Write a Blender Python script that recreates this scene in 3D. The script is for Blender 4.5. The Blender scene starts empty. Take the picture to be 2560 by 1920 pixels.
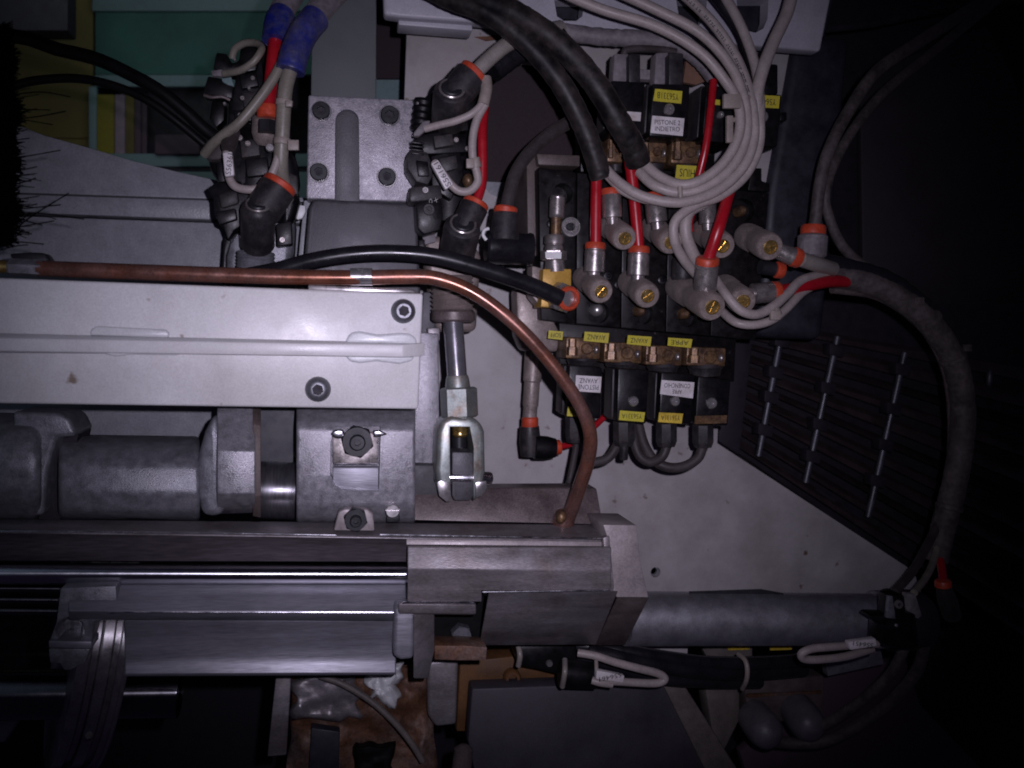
import bpy, bmesh, math, random
from mathutils import Vector, Matrix
random.seed(7)
sc = bpy.context.scene
# ------------------------------------------------------------------ camera
FPX = 2133.0                                   # focal length in photo pixels (2560 wide)
def norm(v): return v.normalized()
_ex = norm(Vector((10484., -293., 2133.)))     # machine X axis in camera (right, up, forward)
_b = 0.06
_ey = Vector(((293. * _b - 2133.) / 10484., _b, 1.0)).normalized()
_ez = _ey.cross(_ex)
CAM = Vector((0, 0, 0.6))
RIGHT = Vector((_ex[0], _ey[0], _ez[0])); UP = Vector((_ex[1], _ey[1], _ez[1])); FWD = Vector((_ex[2], _ey[2], _ez[2]))
cd = bpy.data.cameras.new('camera'); cam = bpy.data.objects.new('camera', cd); sc.collection.objects.link(cam)
cd.sensor_width = 36.0; cd.lens = 36.0 * FPX / 2560.0; cd.clip_start = 0.02; cd.clip_end = 50
cd.dof.use_dof = True; cd.dof.focus_distance = 0.62; cd.dof.aperture_fstop = 10.0
mw = Matrix((RIGHT, UP, -FWD)).transposed().to_4x4(); mw.translation = CAM
cam.matrix_world = mw
sc.camera = cam
# ------------------------------------------------------------------ light
w = bpy.data.worlds.new('World'); sc.world = w; w.use_nodes = True
w.node_tree.nodes['Background'].inputs[0].default_value = (0.50, 0.36, 0.85, 1)
w.node_tree.nodes['Background'].inputs[1].default_value = 0.012
def lamp(name, kind, loc, energy, color, target=None, **kw):
    d = bpy.data.lights.new(name, kind); o = bpy.data.objects.new(name, d); sc.collection.objects.link(o)
    d.energy = energy; d.color = color; o.location = loc
    for k, v in kw.items(): setattr(d, k, v)
    if target is not None: o.rotation_euler = (Vector(target) - Vector(loc)).to_track_quat('-Z', 'Y').to_euler()
    return o
sc.view_settings.view_transform = 'Standard'; sc.view_settings.look = 'None'
sc.view_settings.exposure = 0.0; sc.view_settings.gamma = 1.0; sc.view_settings.use_curve_mapping = False
sc.cycles.filter_width = 1.9
# ------------------------------------------------------------------ pixel (2560 x 1920) + depth -> place
def W(x, y, Y):
    d = RIGHT * ((x - 1280.) / FPX) + UP * ((960. - y) / FPX) + FWD
    return CAM + d * (Y * 0.001 / d.y)
def PX(n, x, y, Y):                            # n photo pixels at that place, in metres
    return n * (W(x, y, Y) - CAM).dot(FWD) / FPX
FLASH = CAM + RIGHT * 0.024 + UP * 0.016 + FWD * 0.004
lamp('phone_flash', 'SPOT', FLASH, 10.8, (0.855, 0.79, 1.0), W(1265, 820, 600), spot_size=math.radians(74), spot_blend=1.0, shadow_soft_size=0.0035)
lamp('workshop_lamp', 'AREA', W(360, -420, 1000), 0.46, (0.80, 0.95, 1.0), W(330, 240, 1500), size=0.5)
lamp('window_glow', 'AREA', W(-1500, 900, 420), 0.03, (0.55, 0.75, 1.0), W(400, 1300, 570), size=0.3)
# ------------------------------------------------------------------ materials
def M(name, col, rough=0.5, metal=0.0, var=0.25, scale=70., bump=0.0, bscale=900., spots=None, spot_amt=0.0, spot_scale=60., streak=None, col2=None, c2amt=0.5, c2scale=25., spec=0.5, trans=0.0, rvar=0.12, sheen=0.0, grain=0.06, aniso=None):
    m = bpy.data.materials.new(name); m.use_nodes = True; nt = m.node_tree; N = nt.nodes; L = nt.links
    p = N['Principled BSDF']; p.inputs['Metallic'].default_value = metal
    p.inputs['Specular IOR Level'].default_value = spec
    if trans: p.inputs['Transmission Weight'].default_value = trans
    if sheen:
        p.inputs['Sheen Weight'].default_value = sheen; p.inputs['Sheen Roughness'].default_value = .45; p.inputs['Sheen Tint'].default_value = (.62, .52, .50, 1)
    geo = N.new('ShaderNodeNewGeometry')
    vec = geo.outputs['Position']
    if streak:
        mp = N.new('ShaderNodeMapping'); mp.inputs['Scale'].default_value = streak; L.new(vec, mp.inputs[0]); vec_s = mp.outputs[0]
    else: vec_s = vec
    n1 = N.new('ShaderNodeTexNoise'); n1.inputs['Scale'].default_value = scale; n1.inputs['Detail'].default_value = 6; n1.inputs['Roughness'].default_value = .65; L.new(vec_s, n1.inputs['Vector'])
    n2 = N.new('ShaderNodeTexNoise'); n2.inputs['Scale'].default_value = bscale; n2.inputs['Detail'].default_value = 2; L.new(vec_s, n2.inputs['Vector'])
    mr = N.new('ShaderNodeMapRange'); mr.inputs['From Min'].default_value = .3; mr.inputs['From Max'].default_value = .7
    mr.inputs['To Min'].default_value = 1 - var; mr.inputs['To Max'].default_value = 1 + var; L.new(n1.outputs['Fac'], mr.inputs['Value'])
    mr2 = N.new('ShaderNodeMapRange'); mr2.inputs['From Min'].default_value = .25; mr2.inputs['From Max'].default_value = .75
    mr2.inputs['To Min'].default_value = 1 - var * .6 - grain; mr2.inputs['To Max'].default_value = 1 + var * .6 + grain; L.new(n2.outputs['Fac'], mr2.inputs['Value'])
    mm = N.new('ShaderNodeMath'); mm.operation = 'MULTIPLY'; L.new(mr.outputs[0], mm.inputs[0]); L.new(mr2.outputs[0], mm.inputs[1])
    src = None
    if col2 is not None:
        n4 = N.new('ShaderNodeTexNoise'); n4.inputs['Scale'].default_value = c2scale; n4.inputs['Detail'].default_value = 8; n4.inputs['Roughness'].default_value = .7; L.new(vec, n4.inputs['Vector'])
        r4 = N.new('ShaderNodeMapRange'); r4.inputs['From Min'].default_value = 1 - c2amt - .12 + .0; r4.inputs['From Max'].default_value = 1 - c2amt + .12; L.new(n4.outputs['Fac'], r4.inputs['Value'])
        mx = N.new('ShaderNodeMix'); mx.data_type = 'RGBA'; mx.inputs['A'].default_value = (*col, 1); mx.inputs['B'].default_value = (*col2, 1); L.new(r4.outputs[0], mx.inputs['Factor']); src = mx.outputs['Result']
    sm = N.new('ShaderNodeVectorMath'); sm.operation = 'SCALE'
    if src is None: sm.inputs[0].default_value = col
    else: L.new(src, sm.inputs[0])
    L.new(mm.outputs[0], sm.inputs['Scale']); out = sm.outputs[0]
    if spots:
        n3 = N.new('ShaderNodeTexNoise'); n3.inputs['Scale'].default_value = spot_scale; n3.inputs['Detail'].default_value = 3; L.new(vec, n3.inputs['Vector'])
        r3 = N.new('ShaderNodeMapRange'); r3.inputs['From Min'].default_value = .72 - spot_amt; r3.inputs['From Max'].default_value = .78 - spot_amt; L.new(n3.outputs['Fac'], r3.inputs['Value'])
        mx = N.new('ShaderNodeMix'); mx.data_type = 'RGBA'; L.new(r3.outputs[0], mx.inputs['Factor']); L.new(out, mx.inputs['A']); mx.inputs['B'].default_value = (*spots, 1); out = mx.outputs['Result']
    L.new(out, p.inputs['Base Color'])
    rr = N.new('ShaderNodeMapRange'); rr.inputs['From Min'].default_value = .3; rr.inputs['From Max'].default_value = .7
    rr.inputs['To Min'].default_value = max(.04, rough - rvar); rr.inputs['To Max'].default_value = min(1, rough + rvar); L.new(n1.outputs['Fac'], rr.inputs['Value']); L.new(rr.outputs[0], p.inputs['Roughness'])
    if aniso:
        tg = N.new('ShaderNodeTangent'); tg.direction_type = 'RADIAL'; tg.axis = 'X'; L.new(tg.outputs[0], p.inputs['Tangent'])
        p.inputs['Anisotropic'].default_value = aniso[0]; p.inputs['Anisotropic Rotation'].default_value = aniso[1]
    if bump:
        bp = N.new('ShaderNodeBump'); bp.inputs['Strength'].default_value = bump; bp.inputs['Distance'].default_value = .0006; L.new(n2.outputs['Fac'], bp.inputs['Height']); L.new(bp.outputs[0], p.inputs['Normal'])
    return m
m_white = M('white_beam_paint', (.64, .64, .65), .40, var=.07, scale=22, bump=.10, bscale=1300, col2=(.53, .52, .51), c2amt=.45, c2scale=8, spots=(.24, .19, .15), spot_amt=.035, spot_scale=75, grain=.07)
m_panel = M('dusty_panel_paint', (.385, .368, .372), .55, var=.12, scale=25, bump=.1, bscale=1300, col2=(.27, .245, .24), c2amt=.47, c2scale=8, spots=(.12, .07, .05), spot_amt=.035, spot_scale=60)
m_box = M('enclosure_paint', (.37, .36, .40), .45, var=.08, bump=.06)
m_bead = M('sealant', (.58, .59, .60), .35, var=.06, bump=.1)
m_cover = M('hammered_grey_paint', (.25, .255, .275), .38, var=.12, bump=.3, bscale=650, spots=(.09, .07, .05), spot_amt=.02, spot_scale=42)
m_cast = M('grey_casting', (.27, .262, .285), .40, .45, var=.32, scale=160, bump=.35, bscale=1600, grain=.12)
m_castd = M('dark_casting', (.185, .185, .205), .42, .4, var=.32, scale=150, bump=.35, bscale=1600, grain=.12)
m_speck = M('speckled_aluminium', (.33, .315, .345), .45, .3, var=.22, scale=260, bump=.35, bscale=1300, grain=.16, col2=(.22, .21, .235), c2amt=.46, c2scale=60)
m_slate = M('slate_grey_plate', (.070, .068, .076), .5, .2, var=.25, scale=60, bump=.3, bscale=1300, grain=.12)
m_alu = M('brushed_aluminium', (.31, .305, .345), .48, .6, var=.14, scale=120, streak=(.06, 1, 1), bump=.12, bscale=1700, grain=.14, col2=(.24, .235, .265), c2amt=.45, c2scale=14)
m_alud = M('stained_steel', (.25, .232, .245), .42, .5, var=.34, scale=55, streak=(.25, 1, 1), bump=.1, bscale=1500, col2=(.17, .145, .14), c2amt=.45, c2scale=30)
m_chrome = M('chrome', (.60, .60, .64), .24, 1., var=.06, rvar=.04, aniso=(.9, .25))
m_chromed = M('dark_chrome', (.30, .295, .32), .36, .9, var=.3, scale=140, streak=(1, .1, .1), rvar=.06, aniso=(.7, .25))
m_raild = M('oiled_dark_rail', (.085, .072, .082), .34, .5, var=.45, scale=40, streak=(.1, 1, 1))
m_steel = M('zinc_plated_steel', (.27, .30, .285), .4, .6, var=.25, scale=80, col2=(.26, .19, .14), c2amt=.40, c2scale=70)
m_nickel = M('dusty_nickel', (.34, .31, .30), .32, .75, var=.25, scale=150, bump=.08)
m_nickelb = M('bright_nickel', (.45, .43, .43), .28, .8, var=.12)
m_zamak = M('dusty_zinc_body', (.235, .195, .178), .45, .3, var=.25, scale=120, bump=.15, sheen=.1, grain=.1)
m_brass = M('brass', (.62, .43, .15), .3, .9, var=.25, scale=200)
m_brassd = M('dusty_brass', (.19, .112, .052), .42, .45, var=.5, scale=140, bump=.2, col2=(.085, .05, .035), c2amt=.5, c2scale=120)
m_yblock = M('yellow_chromate_block', (.46, .27, .05), .42, .25, var=.15, bump=.1)
m_black = M('black_plastic', (.0045, .004, .005), .4, var=.5, scale=90, bump=.12, spec=.3)
m_blackd = M('dusty_black_plastic', (.019, .017, .020), .5, var=.45, scale=120, bump=.15, spec=.3, sheen=.03, col2=(.045, .038, .036), c2amt=.40, c2scale=45)
m_manif = M('black_anodised_block', (.006, .005, .0055), .42, var=.5, scale=150, spots=(.06, .05, .045), spot_amt=.0, spot_scale=300, spec=.22)
m_rubber = M('black_rubber', (.011, .0105, .013), .30, var=.3, spec=.4)
m_sheath = M('dusty_black_sheath', (.0045, .004, .005), .5, var=.5, scale=25, bump=.4, bscale=160, col2=(.042, .035, .033), c2amt=.47, c2scale=30, spec=.25, sheen=.05)
m_conduit = M('grey_conduit', (.15, .135, .145), .65, var=.3, scale=80, bump=.4, bscale=300, sheen=.1)
m_grey = M('translucent_grey_tube', (.23, .21, .19), .38, var=.15)
m_tan = M('tan_sleeve', (.185, .168, .138), .42, var=.18)
m_cable = M('beige_cable', (.30, .26, .245), .5, var=.14, scale=100)
m_cabled = M('dusty_dark_cable', (.040, .034, .034), .6, var=.35, spec=.3, sheen=.05)
m_tie = M('zip_tie_nylon', (.24, .205, .18), .5, var=.15)
m_copper = M('copper_pipe', (.21, .076, .043), .30, .55, var=.28, scale=60, col2=(.19, .102, .087), c2amt=.52, c2scale=26, grain=.1)
m_red = M('red_tube', (.32, .007, .014), .30, var=.12)
m_orange = M('orange_collet', (.42, .050, .020), .45, var=.25, scale=150, sheen=.06)
m_yellow = M('yellow_label', (.48, .43, .03), .5, var=.15, col2=(.33, .27, .03), c2amt=.44, c2scale=70)
m_yellowd = M('oil_stained_yellow_label', (.50, .36, .035), .5, var=.3, scale=90)
m_wlabel = M('white_label', (.58, .55, .56), .5, var=.10, col2=(.42, .38, .36), c2amt=.42, c2scale=80)
m_ink = M('black_ink', (.012, .012, .012), .6, var=.1)
m_inkw = M('white_ink', (.35, .34, .34), .6, var=.1)
m_blue = M('blue_tape', (.009, .016, .17), .42, var=.3, col2=(.085, .082, .12), c2amt=.46, c2scale=34)
m_brown = M('oily_brown_steel', (.105, .083, .081), .45, .25, var=.4, scale=50, bump=.12, grain=.1)
m_rust = M('rusted_steel', (.155, .125, .12), .6, .2, var=.45, scale=60, col2=(.105, .048, .024), c2amt=.60, c2scale=17, bump=.5, bscale=500)
m_ruststain = M('rust_brown', (.13, .055, .03), .8, var=.4)
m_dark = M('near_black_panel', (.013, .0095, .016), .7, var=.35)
m_post = M('dark_blue_post', (.018, .018, .026), .5, var=.3)
m_hole = M('brown_primer', (.024, .014, .017), .8, var=.4, scale=14)
m_slat = M('dark_slat', (.045, .033, .034), .45, var=.35, scale=30)
m_bar = M('galvanised_bar', (.10, .10, .115), .42, .6, var=.45, scale=60)
m_bolt = M('black_oxide_bolt', (.020, .020, .023), .45, .25, var=.25, bump=.08, spec=.4)
m_bright = M('bright_polished_metal', (.66, .65, .70), .24, 1., var=.25, scale=90, rvar=.1)  # polished metal for the highlight rods, pocket glints and clevis pin
m_boltw = M('worn_grey_screw', (.13, .13, .145), .4, .5, var=.25, bump=.1)
m_silver = M('anodised_tube', (.48, .48, .52), .48, .92, var=.10, scale=70, bump=.04, rvar=.06, col2=(.42, .41, .44), c2amt=.45, c2scale=10, grain=.1)
m_rod = M('piston_rod', (.30, .29, .32), .22, .75, var=.12, rvar=.05)
m_end = M('dusty_end_block', (.30, .265, .265), .5, .25, var=.2, scale=70, bump=.1)
m_peach = M('faded_peach', (.16, .085, .055), .7, var=.2)
m_ringm = M('turned_steel_ring', (.36, .345, .355), .36, .85, var=.25, scale=80, aniso=(.8, .25))
m_dkb = M('brown_bracket', (.085, .066, .060), .55, .15, var=.3, bump=.2)
m_tanr = M('tan_rust', (.125, .085, .055), .7, var=.4, scale=35, bump=.3)
m_shaft = M('oiled_dark_shaft', (.16, .155, .17), .26, 1., var=.15, rvar=.04, aniso=(.93, .25))
m_dkslate = M('slot_grey', (.040, .039, .044), .6, .1, var=.25, bump=.2)
m_gcable = M('dusty_grey_cable', (.068, .058, .058), .6, var=.45, scale=60, spec=.3, sheen=.05, bump=.3, bscale=260)
m_blackc = M('matt_black_cable', (.004, .004, .0045), .55, spec=.12)
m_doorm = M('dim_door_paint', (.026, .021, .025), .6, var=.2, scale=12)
m_plug = M('dim_plug_grey', (.095, .09, .10), .45, var=.25, scale=60)
m_teal = M('teal_board', (.045, .135, .105), .8, var=.25, scale=9, col2=(.035, .10, .085), c2amt=.5, c2scale=5)
m_tealw = M('pale_teal_trim', (.135, .205, .21), .7, var=.2, scale=9)
m_ywall = M('ochre_wall', (.115, .092, .028), .9, var=.35, scale=7)
m_ystrip = M('yellow_strip', (.165, .14, .012), .8, var=.25, scale=12)
m_pink = M('pink_strip', (.22, .165, .20), .8, var=.2)
m_purple = M('plum_strip', (.07, .045, .06), .8, var=.1)
m_col = M('grey_green_column', (.15, .165, .17), .6, var=.1, scale=20)
m_bristle = M('black_bristles', (.0015, .0015, .0016), .9, spec=.05)
m_orangep = M('orange_brown_casting', (.11, .048, .013), .65, var=.4, scale=40, bump=.3)
m_lower = M('lower_grey_plate', (.040, .036, .046), .6, var=.25, scale=20)
m_strip = M('dull_beige_strip', (.11, .095, .085), .6, var=.25)
# ------------------------------------------------------------------ mesh building
class G:
    def __init__(s): s.v = []; s.f = []
    def add(s, v, f):
        b = len(s.v); s.v += v; s.f += [tuple(i + b for i in q) for q in f]; return s
    def loft(s, A, B):
        n = len(A); return s.add(list(A) + list(B), [tuple(range(n - 1, -1, -1)), tuple(range(n, 2 * n))] + [(i, (i + 1) % n, n + (i + 1) % n, n + i) for i in range(n)])
    def prism(s, poly, Y, th, off=(0, 0)):
        A = [W(p[0], p[1], p[2] if len(p) > 2 else Y) for p in poly]
        return s.loft(A, [a + Vector((off[0] * .001, th * .001, off[1] * .001)) for a in A])
    def rect(s, x0, y0, x1, y1, Y, th): return s.prism([(x0, y0), (x1, y0), (x1, y1), (x0, y1)], Y, th)
    def ext(s, prof, x0, x1):                      # prof: (y at x0, y at x1, Y) ; sweeps a section along machine X
        return s.loft([W(x0, p[0], p[2]) for p in prof], [W(x1, p[1], p[2]) for p in prof])
    def lathe(s, A, B, prof, n=24, hexr=None):     # prof: (fraction A->B, radius m[, 'h'])
        ax = B - A; d = ax.normalized(); u = d.orthogonal().normalized(); v = d.cross(u); b = len(s.v)
        for p in prof:
            for i in range(n):
                a = 2 * math.pi * i / n; r = p[1]
                if len(p) > 2: r *= math.cos(math.pi / 6) / math.cos((a % (math.pi / 3)) - math.pi / 6)
                s.v.append(A + ax * p[0] + (u * math.cos(a) + v * math.sin(a)) * r)
        for k in range(len(prof) - 1):
            for i in range(n):
                j = (i + 1) % n; s.f.append((b + k * n + i, b + k * n + j, b + (k + 1) * n + j, b + (k + 1) * n + i))
        s.f.append(tuple(b + i for i in range(n - 1, -1, -1))); e = b + (len(prof) - 1) * n; s.f.append(tuple(e + i for i in range(n)))
        return s
    def cyl(s, a, b, prof, n=24):                  # a, b: (x, y, Y) ; radii in photo pixels at a
        A = W(*a); B = W(*b); k = PX(1, *a)
        if isinstance(prof, (int, float)): r = prof; prof = [(0, r * .9), (.04, r), (.96, r), (1, r * .9)]
        return s.lathe(A, B, [(p[0], max(p[1], .01) * k) + tuple(p[2:]) for p in prof], n)
    def face(s, c, r, prof, n=24):                 # lathe facing the viewer: prof (mm towards viewer, fraction of r)
        A = W(*c); k = PX(r, *c); return s.lathe(A, A + Vector((0, -.001, 0)), [(p[0], max(p[1], .002) * k) + tuple(p[2:]) for p in prof], n)
    def tube(s, pts, r, n=12, sub=8, lump=0.0, closed_ends=True):
        P = [W(*p[:3]) for p in pts]; rr = [(p[3] if len(p) > 3 else r) * PX(1, *p[:3]) for p in pts]
        return s.tube3(P, rr, n, sub, lump)
    def tube3(s, P, rr, n=12, sub=8, lump=0.0):
        C = []; R = []
        for i in range(len(P) - 1):
            p0 = P[max(i - 1, 0)]; p1 = P[i]; p2 = P[i + 1]; p3 = P[min(i + 2, len(P) - 1)]
            for k in range(sub):
                t = k / sub; C.append(.5 * ((2 * p1) + (p2 - p0) * t + (2 * p0 - 5 * p1 + 4 * p2 - p3) * t * t + (3 * p1 - p0 - 3 * p2 + p3) * t ** 3)); R.append(rr[i] * (1 - t) + rr[i + 1] * t)
        C.append(P[-1]); R.append(rr[-1]); b = len(s.v); u = None
        for i, c in enumerate(C):
            t = (C[min(i + 1, len(C) - 1)] - C[max(i - 1, 0)]).normalized()
            u = t.orthogonal().normalized() if u is None else (u - t * u.dot(t)).normalized()
            v = t.cross(u); r = R[i] * (1 + lump * random.uniform(-1, 1))
            for k in range(n):
                a = 2 * math.pi * k / n; s.v.append(c + (u * math.cos(a) + v * math.sin(a)) * r * (1 + lump * .5 * random.uniform(-1, 1)))
        for i in range(len(C) - 1):
            for k in range(n):
                j = (k + 1) % n; s.f.append((b + i * n + k, b + i * n + j, b + (i + 1) * n + j, b + (i + 1) * n + k))
        s.f.append(tuple(b + k for k in range(n - 1, -1, -1))); e = b + (len(C) - 1) * n; s.f.append(tuple(e + k for k in range(n))); return s
    def blob(s, c, rx, ry, rz, n=16, m=8, rough=0.0):       # rx, rz photo pixels, ry mm depth
        A = W(*c); k = PX(1, *c); b = len(s.v); rows = []
        for j in range(m + 1):
            th = math.pi * j / m
            for i in range(n):
                a = 2 * math.pi * i / n; q = 1 + rough * random.uniform(-1, 1)
                s.v.append(A + Vector((rx * k * math.sin(th) * math.cos(a) * q, ry * .001 * math.sin(th) * math.sin(a) * q, rz * k * math.cos(th) * q)))
        for j in range(m):
            for i in range(n):
                q = (i + 1) % n; s.f.append((b + j * n + i, b + (j + 1) * n + i, b + (j + 1) * n + q, b + j * n + q))
        return s
WL = {}
def mesh_of(g, bevel, seg=2):
    bm = bmesh.new(); vs = [bm.verts.new(v) for v in g.v]
    for f in g.f:
        try: bm.faces.new([vs[i] for i in f])
        except ValueError: pass
    bmesh.ops.remove_doubles(bm, verts=bm.verts, dist=1e-6)
    bmesh.ops.recalc_face_normals(bm, faces=bm.faces)
    if bevel:
        es = [e for e in bm.edges if len(e.link_faces) == 2 and e.calc_face_angle(0) > math.radians(28)]
        bmesh.ops.bevel(bm, geom=es, offset=bevel * .001, segments=seg, profile=.5, affect='EDGES', clamp_overlap=True)
    me = bpy.data.meshes.new('m'); bm.to_mesh(me); bm.free(); return me
def boolean(me, cutters):
    tmp = bpy.data.objects.new('t', me); sc.collection.objects.link(tmp); cs = []
    for c in cutters:
        o = bpy.data.objects.new('c', mesh_of(c[0], c[1])); sc.collection.objects.link(o); cs.append(o)
        md = tmp.modifiers.new('b', 'BOOLEAN'); md.operation = 'DIFFERENCE'; md.object = o; md.solver = 'EXACT'
    dg = bpy.context.evaluated_depsgraph_get(); r = bpy.data.meshes.new_from_object(tmp.evaluated_get(dg))
    for o in cs + [tmp]: bpy.data.objects.remove(o)
    return r
def props(o, label, cat, group=None, kind=None):
    if label: o['label'] = label
    if cat: o['category'] = cat
    if group: o['group'] = group
    if kind: o['kind'] = kind
    return o
def mk(name, g, mat, parent=None, bevel=0.0, cut=None, sharp=38, seg=2, label=None, cat=None, group=None, kind=None):
    me = mesh_of(g, bevel, seg)
    if cut: me = boolean(me, cut)
    return link(name, me, mat, parent, sharp, label, cat, group, kind)
def link(name, me, mat, parent=None, sharp=38, label=None, cat=None, group=None, kind=None):
    n = len(me.vertices); lo = Vector((1e9,) * 3); hi = -lo
    for v in me.vertices:
        for k in range(3): lo[k] = min(lo[k], v.co[k]); hi[k] = max(hi[k], v.co[k])
    c = (lo + hi) / 2
    for v in me.vertices: v.co -= c
    me.polygons.foreach_set('use_smooth', [True] * len(me.polygons)); me.set_sharp_from_angle(angle=math.radians(sharp))
    me.materials.clear(); me.materials.append(mat); me.name = name
    o = bpy.data.objects.new(name, me); sc.collection.objects.link(o); WL[o] = c
    if parent: o.parent = parent; o.location = c - WL[parent]
    else: o.location = c
    return props(o, label, cat, group, kind)
def T(name, label, cat, at, group=None, kind=None):
    o = bpy.data.objects.new(name, None); sc.collection.objects.link(o); o.empty_display_size = .01
    o.location = W(*at); WL[o] = W(*at); return props(o, label, cat, group, kind)
def lettering(parent, body, cx, cy, Y, wpx, hpx, rot=0.0, mat=None, name='lettering'):
    c = bpy.data.curves.new('t', 'FONT'); c.body = body; c.align_x = 'CENTER'; c.align_y = 'CENTER'; c.size = 1; c.extrude = 0.0; c.space_line = .95; c.resolution_u = 3
    o = bpy.data.objects.new('t', c); sc.collection.objects.link(o)
    dg = bpy.context.evaluated_depsgraph_get(); me = bpy.data.meshes.new_from_object(o.evaluated_get(dg)); bpy.data.objects.remove(o)
    xs = [v.co.x for v in me.vertices]; ys = [v.co.y for v in me.vertices]
    k = PX(1, cx, cy, Y); sx = wpx * k / (max(xs) - min(xs)); sy = hpx * k / (max(ys) - min(ys)); mx = (max(xs) + min(xs)) / 2; my = (max(ys) + min(ys)) / 2
    R = Matrix.Rotation(math.radians(rot), 4, 'Y'); P = W(cx, cy, Y)
    for v in me.vertices: v.co = P + R @ Vector(((v.co.x - mx) * sx, 0, (v.co.y - my) * sy))
    return link(name, me, mat or m_ink, parent)
def sticker(parent, name, poly, Y, mat, body=None, rot=180., wf=.84, hf=.5, tilt=0):
    o = mk(name, G().prism(poly, Y, .4), mat, parent)
    if body:
        cx = sum(p[0] for p in poly) / 4; cy = sum(p[1] for p in poly) / 4
        wp = math.hypot(poly[1][0] - poly[0][0], poly[1][1] - poly[0][1]); hp = math.hypot(poly[2][0] - poly[1][0], poly[2][1] - poly[1][1])
        lettering(o, body, cx, cy, Y - .25, wp * wf, hp * hf, rot)
    return o
def socket_screw(parent, x, y, Y, r, h=6., name='socket_screw', mat=None, dome=False):
    s = G(); dp = min(4., h - .5); pr = [(-2, 1), (h - .8, 1), (h, .9), (h, .52, 'h'), (h - dp, .5, 'h'), (h - dp, .01)]
    pd = min(3.5, h - .5) if dome else dp
    if dome: pr = [(-2, 1), (.5, 1), (h * .5, .93), (h * .85, .78), (h, .58), (h, .45, 'h'), (h - 3.5, .42, 'h'), (h - 3.5, .01)]
    o = mk(name, s.face((x, y, Y), r, pr), mat or (m_boltw if dome else m_bolt), parent, sharp=32)
    mk('hex_socket', G().face((x, y, Y), r, [(h - pd, .43, 'h'), (h - pd + .4, .42, 'h'), (h - pd + .4, .18), (h - pd + .1, .01)]), m_dark, o); return o
def hex_nut(parent, x, y, Y, r, h=7., name='hex_nut', stud=True, mat=None):
    o = mk(name, G().face((x, y, Y), r, [(-2, 1, 'h'), (h - 1, 1, 'h'), (h, .88), (h, .5)]), mat or m_bolt, parent, sharp=30)
    if stud: mk('stud', G().face((x, y, Y), r, [(0, .48), (h + 4, .48), (h + 5, .40), (h + 5, .2, 'h'), (h + 2, .18, 'h'), (h + 2, .01)]), mat or m_bolt, o)
    return o
def ring(parent, a, b, r, name='orange_collet', mat=None):
    return mk(name, G().cyl(a, b, [(0, r * .86), (.12, r), (.75, r), (.95, r * .9), (1, r * .6)]), mat or m_orange, parent)
def zip_tie(a, b, r, label, head=None, mat=None):
    t = T('zip_tie', label, 'zip tie', a)
    mk('band', G().cyl(a, b, [(0, r), (.1, r * 1.06), (.9, r * 1.06), (1, r)]), mat or m_tie, t)
    if head: mk('head', G().rect(head[0] - head[3], head[1] - head[4], head[0] + head[3], head[1] + head[4], head[2], 3.5), mat or m_tie, t, bevel=.7)
    return t
# ================================================================== the setting behind the machine
mk('wall', G().rect(-900, -900, 3600, 2900, 1700, 20), m_dark, kind='structure')
t = T('background_shelf', 'blurred ochre and teal shelving behind the machine at upper left', 'shelf', (300, 430, 1500))
def board(name, x0, y0, x1, y1, Y, m, th=12, p=None): return mk(name, G().rect(x0, y0, x1, y1, Y, th), m, p or t, bevel=1)
board('ochre_board', -200, -60, 233, 345, 1520, m_ywall); board('ochre_board', -200, 345, 236, 470, 1524, m_ywall)
board('teal_board', 238, 28, 800, 186, 1512, m_teal); board('pale_trim', 230, -60, 800, 27, 1506, m_tealw); board('pale_trim', 236, 187, 640, 216, 1506, m_tealw)
board('pale_trim', 222, 216, 241, 380, 1500, m_tealw); board('yellow_strip', 242, 236, 286, 420, 1505, m_ystrip); board('pink_strip', 287, 236, 312, 420, 1500, m_pink)
board('ochre_strip', 313, 236, 335, 420, 1506, m_ywall); board('plum_strip', 336, 236, 353, 420, 1508, m_purple); board('grey_strip', 354, 236, 367, 420, 1502, m_purple)
board('dark_recess', 368, 216, 700, 420, 1530, m_dark)
board('pale_ledge', 240, 384, 900, 416, 1490, m_tealw); board('dark_gap', 240, 417, 900, 428, 1496, m_dark); board('pale_ledge', 240, 429, 900, 640, 1490, m_tealw)
mk('stored_box', G().rect(385, 335, 500, 386, 1480, 60), m_purple, bevel=4, label='dim plum coloured box on the background shelf below the teal board', cat='box')
mk('dark_cabinet', G().rect(-200, -80, 170, 77, 1300, 40), m_dark, bevel=3, label='black cabinet corner in front of the ochre wall at top left', cat='cabinet')
# grey column
mk('column', G().prism([(782, -60), (942, -60), (940, 300), (776, 300)], 840, 40), m_col, bevel=1.5, label='grey green flat column rising behind the bolted block', cat='column')
mk('recess_panel', G().rect(930, -60, 1060, 196, 900, 10), m_hole, label='dark plum panel in the gap beside the grey column', cat='panel')
mk('teal_ledge', G().rect(925, 196, 1060, 620, 905, 10), m_tealw, label='dim teal ledge under the dark gap beside the grey column', cat='ledge')
# light grey hammered cover on the left
t = T('machine_cover', 'light grey hammered paint machine cover with two ridge lines', 'cover', (300, 690, 720))
edge = [(-80, 300), (60, 318), (110, 338), (240, 374), (330, 401), (440, 428), (545, 451), (700, 486), (800, 500)]
mk('upper_face', G().prism(edge + [(800, 493), (-80, 474)][:0] + [(800, 506), (-80, 478)], 728, 60), m_cover, t, bevel=1.2)
mk('middle_face', G().prism([(-80, 481), (800, 509), (800, 560), (-80, 527)], 722, 60), m_cover, t, bevel=1.5)
mk('lower_face', G().prism([(-80, 534), (800, 566), (800, 1120), (-80, 1120)], 714, 60), m_cover, t, bevel=2)
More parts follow.
